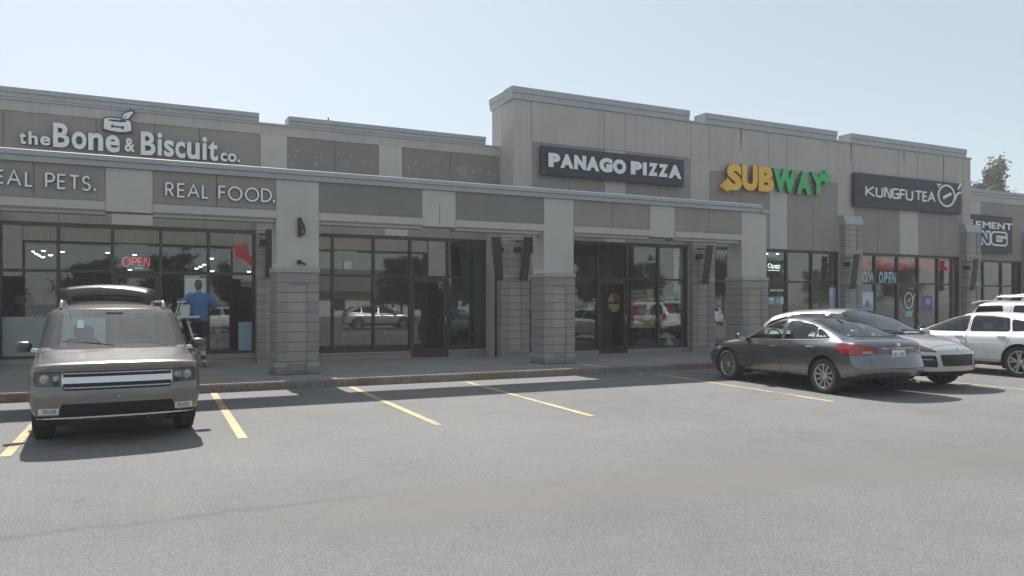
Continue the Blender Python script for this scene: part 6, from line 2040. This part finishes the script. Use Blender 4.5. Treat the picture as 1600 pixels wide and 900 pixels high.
def tree_meshes(seed, h, width, kind, n, size, leafmat):
    """trunk with limbs, crown of leaf faces set along the twigs"""
    rnd = random.Random(seed)
    tr = MB(); tips = []
    upright = kind == 'upright'
    top = h*.97 if upright else h*.72
    path = [Vector((0, 0, 0))]
    for k in range(1, 8):
        path.append(Vector((rnd.uniform(-.05, .05)*h*.3, rnd.uniform(-.05, .05)*h*.3, top*k/7)))
    r0 = h*.018
    tr.tube(path, [r0*(1-.85*k/7) for k in range(8)], 9)
    stems = [path]
    if upright:
        for k in range(7):
            a = k*.9 + rnd.uniform(0, .4); o = width*rnd.uniform(.18, .40); hh = top*rnd.uniform(.62, .92)
            q = [Vector((math.cos(a)*o*(j/7)**.6, math.sin(a)*o*(j/7)**.6, h*.06 + (hh-h*.06)*j/7)) for j in range(8)]
            tr.tube(q, [r0*.6*(1-.85*j/7) for j in range(8)], 7); stems.append(q)
    nb = 70 if upright else 22
    for i in range(nb):
        f = rnd.uniform(.18 if upright else .28, .97)
        base = path[0].lerp(path[-1], f); path_ = rnd.choice(stems); base = path_[min(6, int(f*7))].lerp(path_[min(7, int(f*7)+1)], f*7 % 1)
        a = rnd.uniform(0, 6.283)
        if upright:
            ln = h*rnd.uniform(.08, .17)*(1.15-.6*f); out = rnd.uniform(.25, .5); rise = rnd.uniform(.7, 1)
        else:
            ln = width*rnd.uniform(.34, .52)*(1.1-.45*f); out = 1; rise = rnd.uniform(.15, .8)
        d = Vector((math.cos(a)*out, math.sin(a)*out, rise)).normalized()
        mid = base + d*ln*.5 + Vector((0, 0, ln*.04)); end = base + d*ln + Vector((0, 0, ln*.12))
        tr.tube([base, mid, end], [r0*.38*(1.1-f*.7), r0*.22*(1.1-f*.7), r0*.06], 6)
        for q in range(8 if upright else 7):
            t = rnd.uniform(.25, 1.05); p = base.lerp(end, t)
            s = ln*(.55 if upright else .42)
            tips.append((p + Vector((rnd.gauss(0, s*.5), rnd.gauss(0, s*.5), rnd.gauss(0, s*.4))), s*rnd.uniform(.5, 1.0)))
    lf = MB()
    for k in range(n):
        c, s = rnd.choice(tips)
        p = c + Vector((rnd.gauss(0, s*.45), rnd.gauss(0, s*.45), rnd.gauss(0, s*(.6 if upright else .32))))
        if p.z < h*.12: continue
        a = Vector((rnd.gauss(0, 1), rnd.gauss(0, 1), rnd.gauss(0, .7))).normalized()
        b_ = a.cross(Vector((rnd.gauss(0, 1), rnd.gauss(0, 1), rnd.gauss(0, 1)))).normalized()
        z = size*rnd.uniform(.6, 1.4)
        lf.add([p - a*z, p + b_*z*.5, p + a*z, p - b_*z*.5], [(0, 1, 2, 3)])
    return tr.mesh('trunk', BARK), lf.mesh('crown', leafmat)


def plant_tree(ms, loc, s, rz, label, group=None):
    t = thing('tree', label, 'tree', loc, rz, group); t.scale = (s, s, s)
    link('trunk', ms[0], t); link('crown', ms[1], t)
    return t


T_up = tree_meshes(5, 16.5, 4.5, 'upright', 48000, .19, LEAF_B)
T_a = tree_meshes(11, 7.0, 6.5, 'round', 9000, .16, LEAF_A)
T_b = tree_meshes(23, 7.0, 5.5, 'round', 9000, .16, LEAF_A)
p = at(1543, 474, 48)
plant_tree(T_up, (p.x, 48, -.1), .92, 0, 'tall upright grey green tree rising behind the far block')
p = at(1526, 474, 50)
plant_tree(T_up, (p.x, 50, -.1), .80, 2.0, 'lower tree just left of the tall upright tree behind the far block')
p = at(1572, 474, 49)
plant_tree(T_up, (p.x, 49, -.1), .74, 4.1, 'sparse lower tree right of the tall upright tree behind the far block')
p = at(1601, 474, 46)
plant_tree(T_b, (p.x, 46, -.1), 1.75, 1, 'bushy green tree at the right edge behind the far block')

# across the lot, behind the camera: what the shop glass mirrors
GT = 'trees across the lot, mirrored in the shop glass'
for k, (x, y, s, ms) in enumerate([(-17, -25, .85, T_a), (-10, -28, .75, T_b), (-3.5, -26, .8, T_a), (2.5, -29, .95, T_b), (7.5, -27, .78, T_a), (12.5, -31, .62, T_b), (21, -24, .95, T_b), (27, -26, 1.05, T_a), (34, -30, 1.0, T_b),
                                   (42, -26, 1.15, T_a), (50, -30, 1.0, T_b), (59, -27, 1.1, T_a), (70, -32, 1.2, T_b), (66, -30, 1.0, T_a), (80, -32, 1.0, T_b), (92, -30, 1.1, T_a)]):
    plant_tree(ms, (x, y, -.1), s, k*1.7, 'leafy tree across the lot, mirrored in the shop glass', GT)

house = thing('house', 'pale low building with grey roof across the lot, mirrored in the shop glass', 'building', (30, -58, -.1))
m = MB(); m.box(-16, 16, -5, 5, 0, 3.2); m.build('wall', plain('pale_render', (.55, .52, .47), .9), house)
m = MB(); m.add([(-17, 6, 3.2), (17, 6, 3.2), (17, -6, 3.2), (-17, -6, 3.2), (-11, 0, 6.2), (11, 0, 6.2)], [(0, 1, 5, 4), (2, 3, 4, 5), (1, 2, 5), (3, 0, 4), (3, 2, 1, 0)]); m.build('roof', plain('grey_shingle', (.13, .13, .14), .9, var=.2), house)
for x in range(-13, 15, 5):
    m = MB(); m.box(x-.9, x+.9, 5.0, 5.04, .9, 2.3); m.build('window', CARM['dark_lens'], house)
m = MB(); m.box(-6, -5, -1, 0, 5.4, 7.2); m.build('chimney', plain('white_render', (.7, .7, .68), .9), house)

# ------------------------------------------------------------------ the hazy summer air
m = MB(); m.box(-115, 150, -68, 62, -1.12, 19.5)
hz = m.build('haze', [bpy.data.materials.new('haze_air')])
hm = hz.data.materials[0]; hm.use_nodes = True
nt = hm.node_tree; nt.nodes.remove(nt.nodes['Principled BSDF'])
pv = N(nt, 'ShaderNodeVolumePrincipled')
pv.inputs['Color'].default_value = (.94, .94, .955, 1)
pv.inputs['Density'].default_value = .0015
pv.inputs['Anisotropy'].default_value = .25
nt.links.new(pv.outputs[0], nt.nodes['Material Output'].inputs['Volume'])
tag(hz, kind='stuff')
